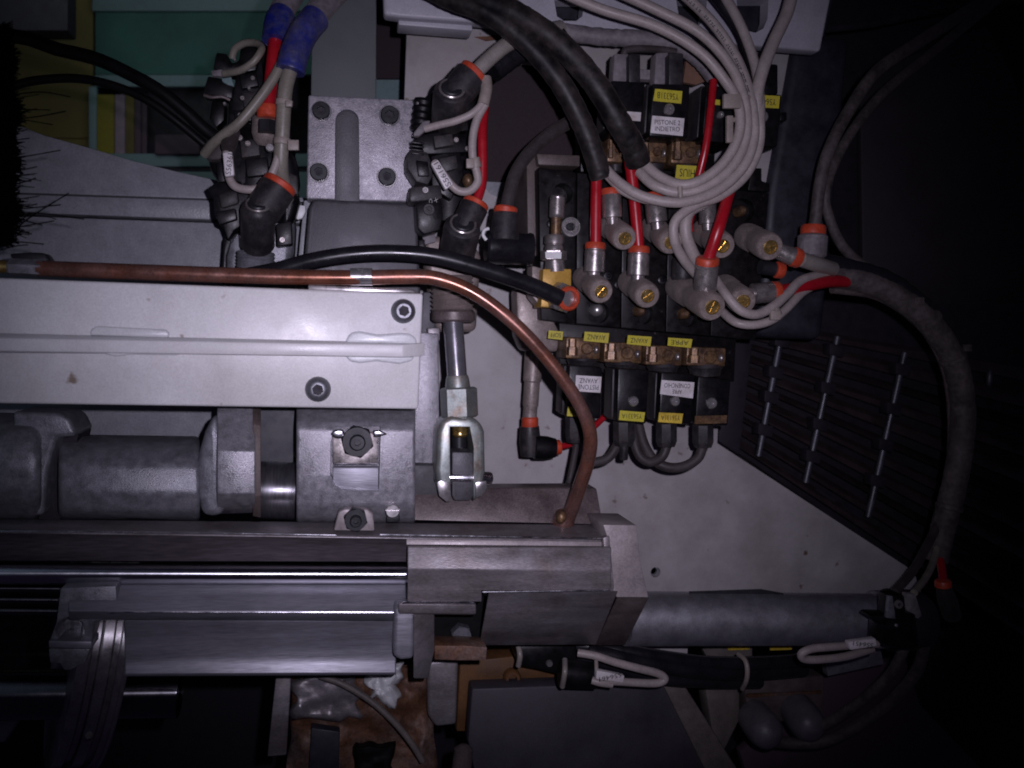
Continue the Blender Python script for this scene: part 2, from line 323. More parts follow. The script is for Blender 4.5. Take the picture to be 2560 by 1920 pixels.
# white back plate with diagonal edge
t = T('back_plate', 'dusty white painted back plate with diagonal right edge behind the valve bank', 'plate', (1500, 1400, 730))
arch = G().prism([(1215, 160), (1280, 145), (1400, 150), (1500, 190), (1545, 260), (1545, 330), (1520, 420), (1500, 520), (1440, 560), (1330, 520), (1230, 480), (1180, 420), (1150, 330), (1165, 230)], 720, 40)
holes = [(G().face((1634, 1427, 735), 13, [(0, 1), (14, 1)]), 0)]
mk('plate', G().prism([(1018, 40), (1990, 100), (1912, 480), (1806, 860), (1794, 1108), (2285, 1428), (2330, 1560), (960, 1560), (990, 800), (1011, 240)], 730, 8), m_panel, t, bevel=.8, cut=[(arch, 0)] + holes)
mk('opening_back', G().rect(1100, 120, 1600, 620, 765, 10), m_hole, t)
mk('hole_bush', G().face((1634, 1427, 733), 13, [(-2, 1), (0, 1), (0, .7), (-3, .6), (-3, .01)]), m_cast, t)
mk('rust_patch', G().prism([(1185, 92), (1225, 90), (1262, 84), (1250, 98), (1215, 103)], 729.4, .5), m_ruststain, t)
# small teal machine part in the gap under the opening
mk('blue_grey_sill', G().prism([(1196, 452), (1345, 460), (1345, 600), (1190, 600)], 742, 12), m_cover, label='blue grey sill glimpsed between the red tube and the valve bank', cat='sill', bevel=1)
# upper white enclosure
t = T('enclosure', 'white painted enclosure box along the top with dark cable slots', 'enclosure', (1500, 60, 668))
sl = [(G().prism([(1405, -30), (1482, -30), (1478, 12), (1462, 24), (1430, 24), (1412, 12)], 640, 60), 0),
      (G().prism([(1720, -30), (1800, -30), (1795, 20), (1775, 40), (1745, 36), (1728, 18)], 640, 60), 0),
      (G().prism([(1876, -30), (1958, -30), (1956, 20), (1945, 45), (1925, 56), (1900, 50), (1880, 28)], 640, 60), 0)]
mk('front_panel', G().prism([(955, -90), (2095, -90), (2052, 128), (1660, 94), (1430, 74), (1200, 56), (1000, 42), (960, 36)], 664, 14), m_box, t, bevel=2.5, seg=3, cut=sl)
mk('back_panel', G().prism([(960, -90), (2100, -90), (2060, 90), (1000, 20)], 700, 6), m_post, t)
mk('flange_bar', G().prism([(996, 44), (1180, 58), (1182, 77), (996, 62)], 672, 20), m_box, t, bevel=1.2)
mk('flange_clip', G().rect(1500, 80, 1524, 87, 664, 3), m_white, t)
# dark post and panels on the right
mk('post', G().prism([(1990, 90), (2130, 90), (2060, 850), (1893, 842), (1920, 480)], 722, 60), m_post, bevel=9, seg=4, label='dark upright post beside the right edge of the white back plate', cat='post')
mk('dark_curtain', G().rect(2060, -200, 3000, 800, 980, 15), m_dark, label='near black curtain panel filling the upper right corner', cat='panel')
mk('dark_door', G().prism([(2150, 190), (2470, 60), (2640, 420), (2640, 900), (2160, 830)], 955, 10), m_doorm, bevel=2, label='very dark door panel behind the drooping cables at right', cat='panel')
# grille
t = T('cooling_grille', 'dark slatted grille with three upright galvanised bars at right', 'grille', (2100, 1200, 850))
mk('grille_back', G().prism([(1780, 760), (2700, 760), (2700, 1700), (1780, 1200)], 900, 8), m_dark, t)
mk('grille_stile', G().prism([(1812, 830), (1884, 842), (1850, 1140), (1796, 1104)], 790, 30), m_dark, t, bevel=2)
NS = 12
for i in range(NS):
    k = i / (NS - 1); xa, ya = 1880 - 60 * k, 806 + 315 * k; xb, yb = 2620, 946 + 730 * k
    h0, h1 = 17 + 5 * math.sin(i * 2.1), 34 + 8 * math.sin(i * 2.1)
    mk('slat', G().prism([(xa, ya - h0 / 2, 872), (xb, yb - h1 / 2, 872), (xb, yb + h1 / 2, 858), (xa, ya + h0 / 2, 858)], 872, 3), m_slat, t)
for (a, b, clips) in (((1958, 812), (1896, 1140), (.12, .36, .55, .80)), ((2094, 842), (2014, 1206), (.09, .35, .60, .82)), ((2262, 882), (2170, 1292), (.10, .34, .56, .78))):
    mk('upright_bar', G().tube([(a[0], a[1], 850), ((a[0] + b[0]) / 2, (a[1] + b[1]) / 2, 850), (b[0], b[1], 850)], 8.5, n=10, sub=4), m_bar, t)
    for c in clips:
        x = a[0] + (b[0] - a[0]) * c; y = a[1] + (b[1] - a[1]) * c
        mk('clip', G().prism([(x - 11, y - 17), (x + 26, y - 9), (x + 22, y + 20), (x - 13, y + 12)], 845, 14), m_dark, t, bevel=1)
for i, (x, y) in enumerate(((1930, 1150), (1985, 1185), (2065, 1235), (2130, 1275), (2225, 1330), (2290, 1370))):
    mk('lower_tab', G().prism([(x - 24, y - 14), (x + 24, y + 16), (x + 24, y + 36), (x - 24, y + 6)], 868, 4), m_post, t)
mk('grille_bulb', G().blob((2473, 945, 850), 8, 4, 24), m_bar, label='small bright metal stud right of the ribbed hose', cat='stud')
mk('frame_beam', G().prism([(2290, 1400), (2700, 1660), (2700, 2100), (2380, 2000), (2250, 1700)], 900, 40), m_dark, bevel=4, label='black frame beam in the lower right corner', cat='beam')
# black brush at left edge
t = T('bristle_brush', 'black bristle brush reaching in from the left edge', 'brush', (-20, 560, 520))
mk('brush_block', G().prism([(-200, 60), (-12, 70), (-4, 330), (-10, 600), (-200, 620)], 520, 30), m_bristle, t, bevel=3)
g = G()
for i in range(2600):
    y = random.uniform(72, 604); x0 = random.uniform(-26, 4); l = random.uniform(24, 46) + 10 * math.sin(y * .05) + (10 if y > 230 else 0); dy = random.uniform(-22, 22)
    if random.random() < .025 and y > 230: l *= random.uniform(1.5, 2.6)
    g.tube([(x0, y, random.uniform(515, 545)), (x0 + l * .5, y + dy * .35, 522), (x0 + l, y + dy, random.uniform(510, 540))], random.uniform(1.0, 2.0), n=3, sub=1)
for (a, b, c) in (((-20, 640), (60, 555), (172, 483)), ((-20, 575), (60, 565), (135, 552)), ((-20, 612), (30, 585), (72, 580)), ((-20, 530), (90, 532), (210, 548)), ((-20, 600), (40, 560), (75, 532)), ((0, 625), (40, 615), (70, 612)), ((0, 470), (60, 455), (90, 445)), ((10, 240), (100, 230), (175, 242)), ((10, 300), (90, 292), (165, 278)), ((-20, 545), (100, 540), (140, 548))):
    g.tube([(*a, 520), (*b, 516), (*c, 514)], 1.7, n=4, sub=6)
mk('bristles', g, m_bristle, t, kind='stuff')
# ================================================================== white beam with rib
t = T('white_beam', 'white painted beam with a welded rib and two button screws', 'beam', (500, 1015, 545))
mk('beam_body', G().prism([(-120, 690), (1058, 734), (1046, 1023), (-120, 1007)], 545, 55), m_white, t, bevel=1.6, seg=3)
mk('rib', G().loft([W(-120, 829, 545.5), W(-120, 843, 536), W(-120, 876, 536), W(-120, 882, 545.5)], [W(1063, 857, 545.5), W(1008, 862, 536), W(1008, 893, 536), W(1063, 890, 545.5)]), m_white, t, bevel=.7)
for bp in ([(864, 858), (868, 842), (880, 830), (900, 828), (945, 836), (1000, 832), (1026, 834), (1041, 846), (1043, 860)], [(224, 838), (226, 824), (240, 815), (300, 818), (380, 822), (415, 824), (423, 834), (420, 844)], [(862, 888), (1036, 892), (1030, 902), (1000, 910), (940, 903), (900, 908), (876, 904)], [(255, 876), (462, 882), (440, 888), (330, 886), (290, 891), (268, 886)]):
    mk('weld_bead', G().prism(bp, 542.2, 4), m_bead, t, bevel=2.2, seg=4)
socket_screw(t, 1008, 778, 545, 31, 6.5, dome=True, name='button_screw'); socket_screw(t, 795, 973, 545, 32, 6.5, dome=True, name='button_screw')
mk('edge_strip', G().prism([(770, 712), (1030, 722), (1042, 733), (770, 727)], 551, 3), m_nickelb, t, bevel=.8)
# ================================================================== bolted aluminium block and slate plate
t = T('bolted_block', 'speckled aluminium block with a round ended slot and four socket screws', 'block', (905, 500, 650))
slot = G().prism([(868 + 30 * math.cos(a), 296 - 30 * math.sin(a)) for a in [math.pi * i / 12 for i in range(13)]] + [(836, 540), (900, 540)], 640, 22)
mk('block_body', G().prism([(771, 237), (1042, 250), (1052, 500), (1046, 506), (766, 497)], 648, 60), m_speck, t, bevel=2, seg=3, cut=[(slot, 0)])
mk('slot_floor', G().prism([(868 + 29 * math.cos(a), 297 - 29 * math.sin(a)) for a in [math.pi * i / 12 for i in range(13)]] + [(838, 510), (900, 513)], 656, 6), m_slate, t, bevel=.5)
for x, y, r in ((803, 278, 22), (974, 289, 23), (797, 431, 22), (967, 443, 22)):
    socket_screw(t, x, y, 647.5, r, 3.2); mk('counterbore_rim', G().face((x, y, 648), r, [(-1, 1.16), (.1, 1.16), (.5, 1.11), (.5, 1.06), (-.5, 1.02)], 32), m_nickelb, t)
t = T('slate_plate', 'dark slate grey plate below the bolted aluminium block', 'plate', (900, 720, 640))
mk('plate_body', G().prism([(783, 497), (1030, 508), (1042, 520), (1052, 740), (752, 735), (772, 520)], 630, 45), m_slate, t, bevel=3, seg=3)
mk('backing_strip', G().prism([(760, 500), (782, 502), (758, 720), (738, 720)], 668, 10), m_cover, t, bevel=1)
mk('bright_washer', G().prism([(732, 518), (748, 512), (763, 514), (764, 530), (757, 545), (744, 550), (736, 540)], 660, 5), m_white, label='bright white washer edge beside the slate plate', cat='washer', bevel=.8)
# ================================================================== left spindle casting
t = T('spindle_casting', 'dark grey ribbed casting with a round barrel under the white beam', 'casting', (300, 1300, 610))
def arcprof(yc, h, Yc, D, n=14, a0=-90, a1=90, dy=0):
    return [(yc - h * math.sin(math.radians(a0 + (a1 - a0) * i / n)), yc + dy - h * math.sin(math.radians(a0 + (a1 - a0) * i / n)), Yc - D * math.cos(math.radians(a0 + (a1 - a0) * i / n))) for i in range(n + 1)]
mk('barrel', G().ext([(1085, 1090, 650), (1090, 1096, 618), (1120, 1125, 596), (1160, 1164, 585), (1230, 1232, 581), (1275, 1278, 586), (1292, 1296, 596), (1300, 1303, 612), (1300, 1303, 650)], 146, 500), m_castd, t, bevel=3, sharp=80)
mk('collar', G().ext([(1028, 1032, 640), (1036, 1040, 600), (1075, 1080, 578), (1150, 1152, 569), (1240, 1242, 571), (1290, 1290, 585), (1305, 1305, 610), (1305, 1305, 650)], -90, 104), m_castd, t, bevel=8, seg=4, sharp=80)
mk('collar_lobe', G().prism([(30, 1028), (150, 1033), (172, 1046), (188, 1078), (188, 1092), (140, 1094), (118, 1180), (108, 1290), (40, 1290)], 586, 40), m_castd, t, bevel=6, seg=4)
mk('groove', G().prism([(150, 1080), (196, 1084), (150, 1300), (96, 1300)], 606, 30), m_dark, t)  # near-black filler stands in for the shade in the groove
mk('fillet', G().prism([(536, 1030), (560, 1100), (560, 1290), (505, 1295), (488, 1230), (490, 1150), (510, 1080)], 586, 40), m_castd, t, bevel=6, seg=3)
mk('bearing_flange', G().ext([(990, 994, 605), (1040, 1044, 590), (1100, 1104, 578), (1127, 1129, 572), (1235, 1234, 571), (1262, 1260, 582), (1284, 1282, 600), (1284, 1282, 640)], 543, 638), m_cast, t, bevel=.8, sharp=70)
mk('rusty_shim', G().ext([(1000, 1004, 600), (1060, 1064, 584), (1130, 1132, 578), (1240, 1240, 578), (1290, 1294, 590), (1290, 1294, 640)], 632, 652), m_dkb, t, bevel=.5)
mk('polished_ring', G().cyl((648, 1224, 615), (742, 1228, 615), [(0, 70), (.03, 72), (.97, 72), (1, 70)], 40), m_chromed, t)
mk('gap_back', G().rect(600, 1000, 780, 1180, 634, 6), m_post, t)
# ================================================================== centre bearing housing
t = T('bearing_housing', 'grey cast bearing housing with a machined pocket holding a black nut', 'housing', (890, 1305, 575))
pock = G().prism([(850, 1077), (1022, 1077), (1000, 1240), (862, 1240), (836, 1228), (826, 1200), (826, 1110)], 560, 25)
pock = G().prism([(834, 1072), (955, 1072), (950, 1240), (860, 1236), (836, 1226), (825, 1195), (826, 1110)], 560, 24)
mk('housing_body', G().ext([(985, 985, 616), (1030, 1030, 590), (1055, 1057, 578), (1075, 1078, 574.5), (1190, 1190, 574), (1262, 1262, 577), (1290, 1290, 584), (1306, 1308, 596), (1306, 1308, 660), (985, 985, 660)], 741, 1038), m_cast, t, bevel=2, seg=3, cut=[(pock, .8)])
mk('side_face', G().prism([(1040, 830), (1096, 834), (1100, 1160), (1036, 1165)], 612, 40), m_cast, t, bevel=1)
mk('pocket_clamp', G().ext([(1078, 1078, 584), (1082, 1082, 579.5), (1158, 1158, 577.5), (1161, 1161, 581), (1161, 1161, 590)], 832, 946), m_nickel, t, bevel=.6)
mk('pocket_floor', G().ext([(1163, 1163, 583), (1170, 1170, 581), (1232, 1232, 580), (1232, 1232, 590)], 832, 946), m_alu, t, bevel=.5)
hex_nut(t, 893, 1102, 577, 41, 7)
mk('glint_piece', G().prism([(824, 1086), (836, 1075), (858, 1074), (863, 1090), (850, 1098), (838, 1096)], 573.6, 3), m_bright, t, bevel=1.2, seg=3); mk('glint_piece', G().prism([(932, 1076), (950, 1076), (972, 1086), (952, 1092), (934, 1094)], 573.6, 3), m_bright, t, bevel=1.2, seg=3)  # bright pieces added to stand for two glints at the pocket corners
mk('highlight_rod', G().tube([(836, 1160, 577.6), (890, 1160, 577.4), (944, 1160, 577.6)], 2.4, n=8, sub=3), m_bright, t)  # polished rod added to draw the bright highlight along the clamp
mk('lug', G().prism([(846, 1280), (862, 1272), (918, 1273), (933, 1284), (937, 1328), (834, 1327)], 566, 10), m_end, t, bevel=1.2)
hex_nut(t, 889, 1296, 566, 30, 6)
sscr = mk('slotted_screw', G().face((981, 1276, 576), 18, [(-2, 1), (2, 1), (3, .85), (3, .01)]), m_nickelb, t, cut=[(G().rect(960, 1273.5, 1004, 1278.5, 571, 3), 0)])
mk('dark_foot', G().rect(966, 1287, 1000, 1306, 580, 20), m_bolt, t, bevel=1)
mk('shaft_stub', G().prism([(1036, 1160), (1092, 1162), (1130, 1168), (1132, 1258), (1030, 1260), (1030, 1170)], 604, 40), m_dkslate, bevel=3, seg=3, label='dark shaft stub between the bearing housing and the clevis', cat='shaft')
# ================================================================== brown bed plate, rails
t = T('bed_plate', 'oily brown steel bed plate where the copper pipe comes down', 'plate', (1300, 1310, 600))
mk('plate_body', G().prism([(1010, 1222, 606), (1430, 1219, 606), (1492, 1221, 606), (1508, 1312, 594), (1010, 1300, 594)], 600, 20), m_brown, t, bevel=1.2)
mk('dark_pad', G().prism([(1030, 1150, 640), (1120, 1152, 640), (1180, 1262, 600), (1028, 1262, 600)], 620, 12), m_slate, t, bevel=1)
t = T('slide_rail', 'long dark steel slide rail with a bright upper edge under the castings', 'rail', (700, 1400, 580))
mk('rail_top', G().ext([(1296, 1312, 600), (1298, 1314, 590), (1325, 1350, 563), (1331, 1356, 562), (1331, 1356, 600)], -120, 1585), m_alud, t, bevel=1.0, seg=3)
mk('rail_face', G().ext([(1330, 1343, 564), (1401, 1404, 568), (1401, 1404, 600), (1330, 1343, 600)], -120, 1060), m_raild, t)
mk('rail_face_light', G().ext([(1346, 1352, 563.5), (1362, 1366, 562), (1362, 1366, 600), (1346, 1352, 600)], 1016, 1522), m_end, t, bevel=.5)
mk('round_rod', G().cyl((-120, 1433, 570), (1030, 1436, 570), [(0, 27), (1, 27)], 40), m_chrome, label='polished chrome rod with a bright streak below the slide rail', cat='rod')
t = T('slide_bar', 'long brushed aluminium slide bar with a bright edge line', 'bar', (600, 1690, 560))
mk('upper_face', G().ext([(1456, 1458, 572), (1462, 1462, 567), (1528, 1530, 548), (1532, 1534, 550), (1548, 1552, 556), (1552, 1556, 575), (1456, 1458, 590)], 172, 1035), m_alu, t, bevel=.9, seg=3)
mk('lower_face', G().ext([(1550, 1553, 553), (1580, 1582, 559), (1610, 1611, 562.5), (1640, 1640, 564), (1664, 1661, 563), (1685, 1682, 560), (1691, 1687, 562), (1691, 1687, 600), (1550, 1553, 600)], 312, 990), m_alu, t, bevel=.9, seg=3)
def highlight_line(parent, pts, r): return mk('highlight_rod', G().tube(pts, r, n=8, sub=3, lump=.08), m_bright, parent)  # polished rod added along an edge so a highlight line always shows
highlight_line(t, [(286, 1532, 550), (300, 1530, 549), (640, 1530, 549), (985, 1531, 549)], 2.6)
highlight_line(bpy.data.objects['slide_rail'], [(-100, 1327, 561.5), (400, 1331, 561.5), (840, 1338, 561.5)], 1.3); highlight_line(bpy.data.objects['slide_rail'], [(950, 1337, 561), (1200, 1341, 561), (1520, 1347, 561)], 2.6)
# sleeve block
t = T('sleeve_block', 'stained steel sleeve block clamped over the right end of the rails', 'block', (1280, 1610, 545))
mk('upper_body', G().ext([(1364, 1366, 549), (1366, 1368, 546), (1423, 1428, 541), (1476, 1476, 527), (1476, 1476, 580), (1364, 1366, 580)], 1019, 1528), m_alud, t, bevel=.9)
mk('lower_body', G().loft([W(1222, 1478, 528), W(1198, 1613, 580), W(1198, 1613, 598), W(1222, 1478, 598)], [W(1545, 1477, 528), W(1490, 1611, 585), W(1490, 1611, 600), W(1545, 1477, 600)]), m_alud, t, bevel=.8)
highlight_line(t, [(1206, 1480, 527), (1360, 1478, 527), (1526, 1475, 527)], 2.4); highlight_line(t, [(1004, 1512, 534), (1016, 1507, 531), (1100, 1506, 531), (1184, 1507, 531)], 2.4)
mk('pocket_back', G().rect(1060, 1490, 1250, 1612, 602, 6), m_blackc, t)
mk('lower_step', G().ext([(1474, 1474, 527.5), (1504, 1504, 531), (1504, 1504, 575), (1474, 1474, 575)], 1019, 1204), m_alud, t, bevel=.5)
mk('corner_piece', G().ext([(1504, 1506, 536), (1510, 1512, 531), (1534, 1536, 534), (1536, 1538, 560), (1504, 1506, 560)], 996, 1190), m_alud, t, bevel=1.2, seg=3)
mk('corner_cheek', G().prism([(986, 1520), (1040, 1514), (1034, 1648), (1000, 1652), (984, 1640)], 540, 24), m_alu, t, bevel=3, seg=3)
mk('hook_bar', G().loft([W(1034, 1535, 532), W(1086, 1535, 545), W(1086, 1626, 556), W(1070, 1696, 560), W(1034, 1696, 548)], [W(1034, 1535, 560), W(1086, 1535, 565), W(1086, 1626, 572), W(1070, 1696, 575), W(1034, 1696, 570)]), m_alud, t, bevel=.8)
mk('hex_bolt', G().face((1152, 1584, 590), 27, [(-2, 1, 'h'), (5, 1, 'h'), (6, .85), (6, .01)]), m_boltw, t, sharp=30)
mk('lower_ledge', G().prism([(1086, 1614), (1160, 1614), (1218, 1618), (1216, 1652), (1150, 1652), (1086, 1650)], 562, 20), m_rust, t, bevel=1)
t = T('end_block', 'dusty steel end block joining the rails to the long silver cylinder', 'block', (1570, 1610, 560))
mk('front_plate', G().prism([(1508, 1312), (1592, 1313), (1600, 1400), (1622, 1494), (1542, 1494), (1530, 1470), (1524, 1360)], 554, 40), m_end, t, bevel=.8)
mk('underside', G().loft([W(1542, 1494, 556), W(1622, 1494, 556), W(1562, 1613, 610), W(1488, 1613, 610)], [W(1542, 1494, 590), W(1622, 1494, 590), W(1562, 1613, 630), W(1488, 1613, 630)]), m_brown, t, bevel=.6)
mk('white_edge', G().prism([(1508, 1345), (1524, 1340), (1536, 1470), (1526, 1490), (1516, 1420)], 552, 5), m_alud, t, bevel=.5)
# silver air cylinder
t = T('air_cylinder', 'long silver air cylinder tube leading right from the end block', 'cylinder', (1900, 1610, 620))
mk('barrel', G().cyl((1560, 1546, 618), (2215, 1548, 618), [(0, 67), (1, 67)], 48), m_silver, t)
mk('end_cap', G().cyl((2212, 1548, 618), (2305, 1552, 618), [(0, 72), (.1, 76), (.8, 76), (1, 66)], 40), m_dark, t)
mk('cap_band', G().cyl((2186, 1548, 618), (2212, 1548, 618), [(0, 69), (.1, 71), (.9, 71), (1, 69)], 40), m_castd, t)
mk('rail_sliver', G().prism([(1725, 1480), (1905, 1474), (1960, 1484), (1960, 1490), (1725, 1488)], 616, 2), m_bolt, t)
t = T('reed_sensor', 'black reed sensor with white numbered sleeve on the silver cylinder end', 'sensor', (2260, 1600, 560))
mk('sensor_body', G().prism([(2228, 1492), (2262, 1488), (2266, 1532), (2290, 1536), (2300, 1618), (2240, 1622), (2200, 1610), (2204, 1560), (2178, 1546), (2184, 1538), (2226, 1540)], 556, 16), m_black, t, bevel=1.5)
socket_screw(t, 2245, 1510, 556, 11, 2, name='clamp_screw', mat=m_nickel); mk('lamp_dot', G().face((2240, 1563, 556), 5, [(0, 1), (1, .8), (1.5, .3)]), m_nickelb, t)
mk('clear_band', G().prism([(2266, 1484), (2290, 1486), (2306, 1540), (2296, 1548), (2268, 1536)], 566, 6), m_conduit, t, bevel=1)
mk('clamp_band', G().prism([(2222, 1490), (2232, 1490), (2240, 1548), (2216, 1545)], 553, 3), m_castd, t, bevel=.5)
mk('cable_loop', G().tube([(2192, 1610, 560), (2150, 1612, 556), (2080, 1617, 552), (2030, 1622, 550), (2004, 1634, 550), (2012, 1648, 552), (2060, 1648, 555), (2120, 1640, 560), (2180, 1622, 566)], 10), m_cable, t)
s = mk('number_sleeve', G().prism([(2122, 1606), (2190, 1596), (2194, 1616), (2126, 1626)], 546, 6), m_wlabel, t, bevel=1); lettering(s, 'S56451', 2158, 1611, 545.6, 56, 11, 188)
# ================================================================== pipes along the beam
t = T('copper_pipe', 'bent copper pipe running over the beam and down to the bed plate', 'pipe', (1415, 1300, 590))
mk('pipe', G().tube([(95, 671, 556, 20), (400, 682, 554, 20), (700, 692, 552, 19.5), (900, 694, 550, 19), (1010, 692, 550, 19), (1090, 696, 548, 18.5), (1180, 730, 546, 18), (1270, 795, 544, 17.5), (1350, 875, 543, 17), (1420, 965, 543, 17), (1458, 1030, 545, 17), (1476, 1090, 548, 17.5), (1470, 1150, 554, 18), (1448, 1220, 570, 18), (1418, 1302, 592, 18)], 19.5, n=20, sub=8), m_copper, t)
mk('clamp_band', G().cyl((876, 692, 551), (931, 692, 550), [(0, 20), (.02, 22), (.98, 22), (1, 20)], 32), m_nickelb, t)
lettering(t, '4', 903, 677, 544.0, 9, 26, -82, name='stamped_mark')
mk('compression_nut', G().cyl((22, 667, 556), (108, 671, 556), [(0, 19, 'h'), (.05, 22, 'h'), (.9, 22, 'h'), (1, 20)], 36), m_castd, t, sharp=30); mk('brass_adapter', G().cyl((-60, 664, 556), (24, 667, 556), [(0, 16), (1, 16)]), m_brass, t)
mk('base_ferrule', G().cyl((1413, 1285, 590), (1406, 1314, 594), [(0, 24), (.5, 28), (1, 28)]), m_copper, t)
mk('ferrule_nut', G().blob((1402, 1292, 584), 14, 5, 18), m_brassd, t)
mk('pipe_bracket', G().prism([(20, 634), (70, 630), (112, 632), (124, 650), (120, 664), (40, 664)], 560, 12), m_bolt, bevel=2, label='dark clip bracket above the nut of the copper pipe at left', cat='bracket')
t = T('black_air_hose', 'glossy black air hose arching above the copper pipe into an orange collet', 'hose', (1400, 750, 598))
mk('hose', G().tube([(560, 700, 600), (690, 676, 592), (780, 652, 588), (880, 636, 586), (980, 632, 585), (1080, 640, 584), (1180, 664, 584), (1280, 696, 586), (1350, 722, 588), (1402, 746, 590)], 20.5, n=20, sub=8), m_rubber, t)
# ================================================================== round barrel elbow used on both cylinders
def elbow(label, base, top, r, armend, ra, ringlen=.14, body=None, scr=True, group='barrel elbows on the air cylinders'):
    t = T('elbow_fitting', label, 'fitting', base, group); b = body or m_blackd
    mk('barrel', G().cyl(base, top, [(0, r * .6), (.04, r * .9), (.10, r), (.86, r), (.95, r * .93), (1, r * .74), (1, .1)], 28), b, t)
    m0 = tuple(base[i] * .30 + top[i] * .70 for i in range(3))
    mk('arm', G().cyl(m0, armend, [(0, ra * .95), (.5, ra), (1, ra)], 28), b, t)
    d = [armend[i] - m0[i] for i in range(3)]; L = math.hypot(d[0], d[1]) + 1e-6; e = tuple(armend[i] + d[i] / L * ra * .42 for i in range(3))
    ring(t, armend, e, ra * .93)
    if scr:
        d = W(*top) - W(*base); d.normalize(); A = W(*top); k = PX(r, *top)
        mk('screw', G().lathe(A - d * .002, A + d * .002, [(0, k * .60), (.8, k * .60), (1, k * .54), (1, k * .30), (.3, k * .28, 'h'), (.3, .0001)]), m_bolt, t, sharp=30)
        mk('screw_ring', G().lathe(A - d * .0016, A + d * .0012, [(0, k * .76), (.8, k * .76), (1, k * .71), (.9, k * .64), (.3, k * .62)]), m_nickel, t)
    return t
# ================================================================== left cylinder group
t = T('left_air_cylinder', 'black air cylinder body with sensor clamps left of the bolted block', 'cylinder', (640, 690, 650))
mk('barrel', G().cyl((652, 330, 660), (645, 560, 660), [(0, 80), (.05, 86), (.95, 86), (1, 80)], 32), m_black, t)
mk('upper_barrel', G().cyl((668, 130, 672), (655, 330, 665), [(0, 60), (.05, 64), (1, 66)], 28), m_black, t)
mk('nose', G().prism([(566, 520), (728, 515), (736, 560), (733, 620), (724, 690), (560, 690), (566, 600)], 650, 40), m_castd, t, bevel=6, seg=3)
mk('nose_edge', G().prism([(553, 700), (560, 600), (572, 575), (580, 600), (566, 640), (566, 700)], 648, 30), m_black, t, bevel=1)
mk('lower_clamp', G().prism([(520, 470), (540, 456), (600, 452), (625, 490), (612, 560), (585, 575), (570, 600), (556, 560), (536, 540), (534, 500)], 626, 30), m_black, t, bevel=.9)
mk('clamp_plate', G().prism([(544, 486), (592, 470), (598, 508), (552, 522)], 622, 8), m_blackd, t, bevel=2)
mk('thread', G().cyl((640, 630, 628), (638, 690, 628), [(k / 14, 44 + (3 if k % 2 else 0)) for k in range(15)], 32), m_castd, t)
mk('side_body', G().prism([(700, 400), (735, 420), (748, 500), (732, 560), (700, 570)], 640, 30), m_black, t, bevel=5, seg=3)
mk('middle_body', G().prism([(545, 330), (640, 318), (690, 360), (740, 380), (748, 470), (700, 480), (560, 480), (515, 410), (520, 370)], 636, 40), m_black, t, bevel=7, seg=3)
elbow('grey dusted barrel elbow with orange arc ring on the left cylinder', (644, 622, 622), (645, 512, 596), 41, (694, 470, 606), 46)
t = T('steel_cup_fitting', 'dusty steel cup fitting under the red tube of the left cylinder', 'fitting', (660, 350, 620))
mk('cup', G().cyl((666, 294, 616), (662, 362, 622), [(0, 30), (.05, 34), (.6, 34), (.85, 28), (1, 20)], 28), m_zamak, t); mk('hex_band', G().cyl((668, 302, 608), (668, 332, 608), [(0, 24, 'h'), (1, 24, 'h')], 36), m_bolt, t, sharp=30)
mk('cross_screw', G().face((675, 370, 612), 11, [(0, 1), (2, .8), (2, .1)]), m_nickelb, t)
ring(t, (670, 296, 612), (669, 262, 612), 27)
mk('red_tube', G().tube([(690, 90, 622), (682, 160, 618), (676, 220, 614), (669, 285, 612)], 17), m_red, label='short red tube above the steel cup fitting at upper left', cat='tube')
# upper black sensor block
t = T('sensor_bracket', 'black sensor bracket with forked clips at the upper left', 'sensor', (570, 300, 640))
mk('upper_clip', G().prism([(541, 131), (566, 134), (580, 158), (596, 152), (606, 118), (632, 110), (648, 130), (640, 175), (600, 182), (560, 178), (532, 172)], 634, 20), m_black, t, bevel=.9)
mk('bracket_body', G().prism([(590, 172), (655, 150), (662, 250), (640, 330), (570, 330), (572, 250), (586, 220)], 640, 25), m_black, t, bevel=.9)
mk('lower_clip', G().prism([(520, 190), (556, 196), (584, 216), (580, 246), (560, 242), (506, 234)], 632, 18), m_black, t, bevel=.9)
mk('clip_edge', G().tube([(510, 238, 630), (530, 243, 629), (556, 242, 629), (575, 250, 630)], 4, n=8), m_brown, t)
for x, y in ((562, 260), (623, 222), (587, 150)): mk('bright_pin', G().face((x, y, 628), 5, [(0, 1), (2, .6), (2, .1)]), m_nickelb, t)
mk('cable_end', G().prism([(526, 176), (556, 172), (562, 190), (530, 190)], 626, 5), m_conduit, t, bevel=1)
mk('pale_glint', G().prism([(554, 196), (578, 192), (582, 206), (586, 216), (570, 212), (556, 204)], 630, 3), m_tealw, t, bevel=.5)  # pale prism drawn in place of a white glint on the clip
mk('sensor_cable', G().tube([(560, 184, 622), (600, 176, 614), (632, 156, 610), (650, 132, 610), (654, 118, 614), (640, 108, 620), (612, 108, 626), (588, 122, 630), (580, 145, 633)], 9), m_tan, t)
for poly, Y, m in (([(598, 186), (640, 180), (646, 214), (604, 222)], 634, m_black), ([(604, 232), (650, 226), (652, 262), (610, 268)], 632, m_blackd), ([(584, 276), (632, 270), (634, 300), (590, 308)], 632, m_black), ([(530, 250), (562, 256), (560, 300), (540, 318), (524, 296)], 640, m_black)):
    mk('bracket_block', G().prism(poly, Y, 16), m, t, bevel=.7)
for x, y in ((606, 246), (632, 196), (600, 288)): mk('block_screw', G().face((x, y, 631), 6, [(0, 1), (1.2, .85), (1.2, .4), (.4, .3)]), m_nickel, t)
lc = bpy.data.objects['left_air_cylinder']
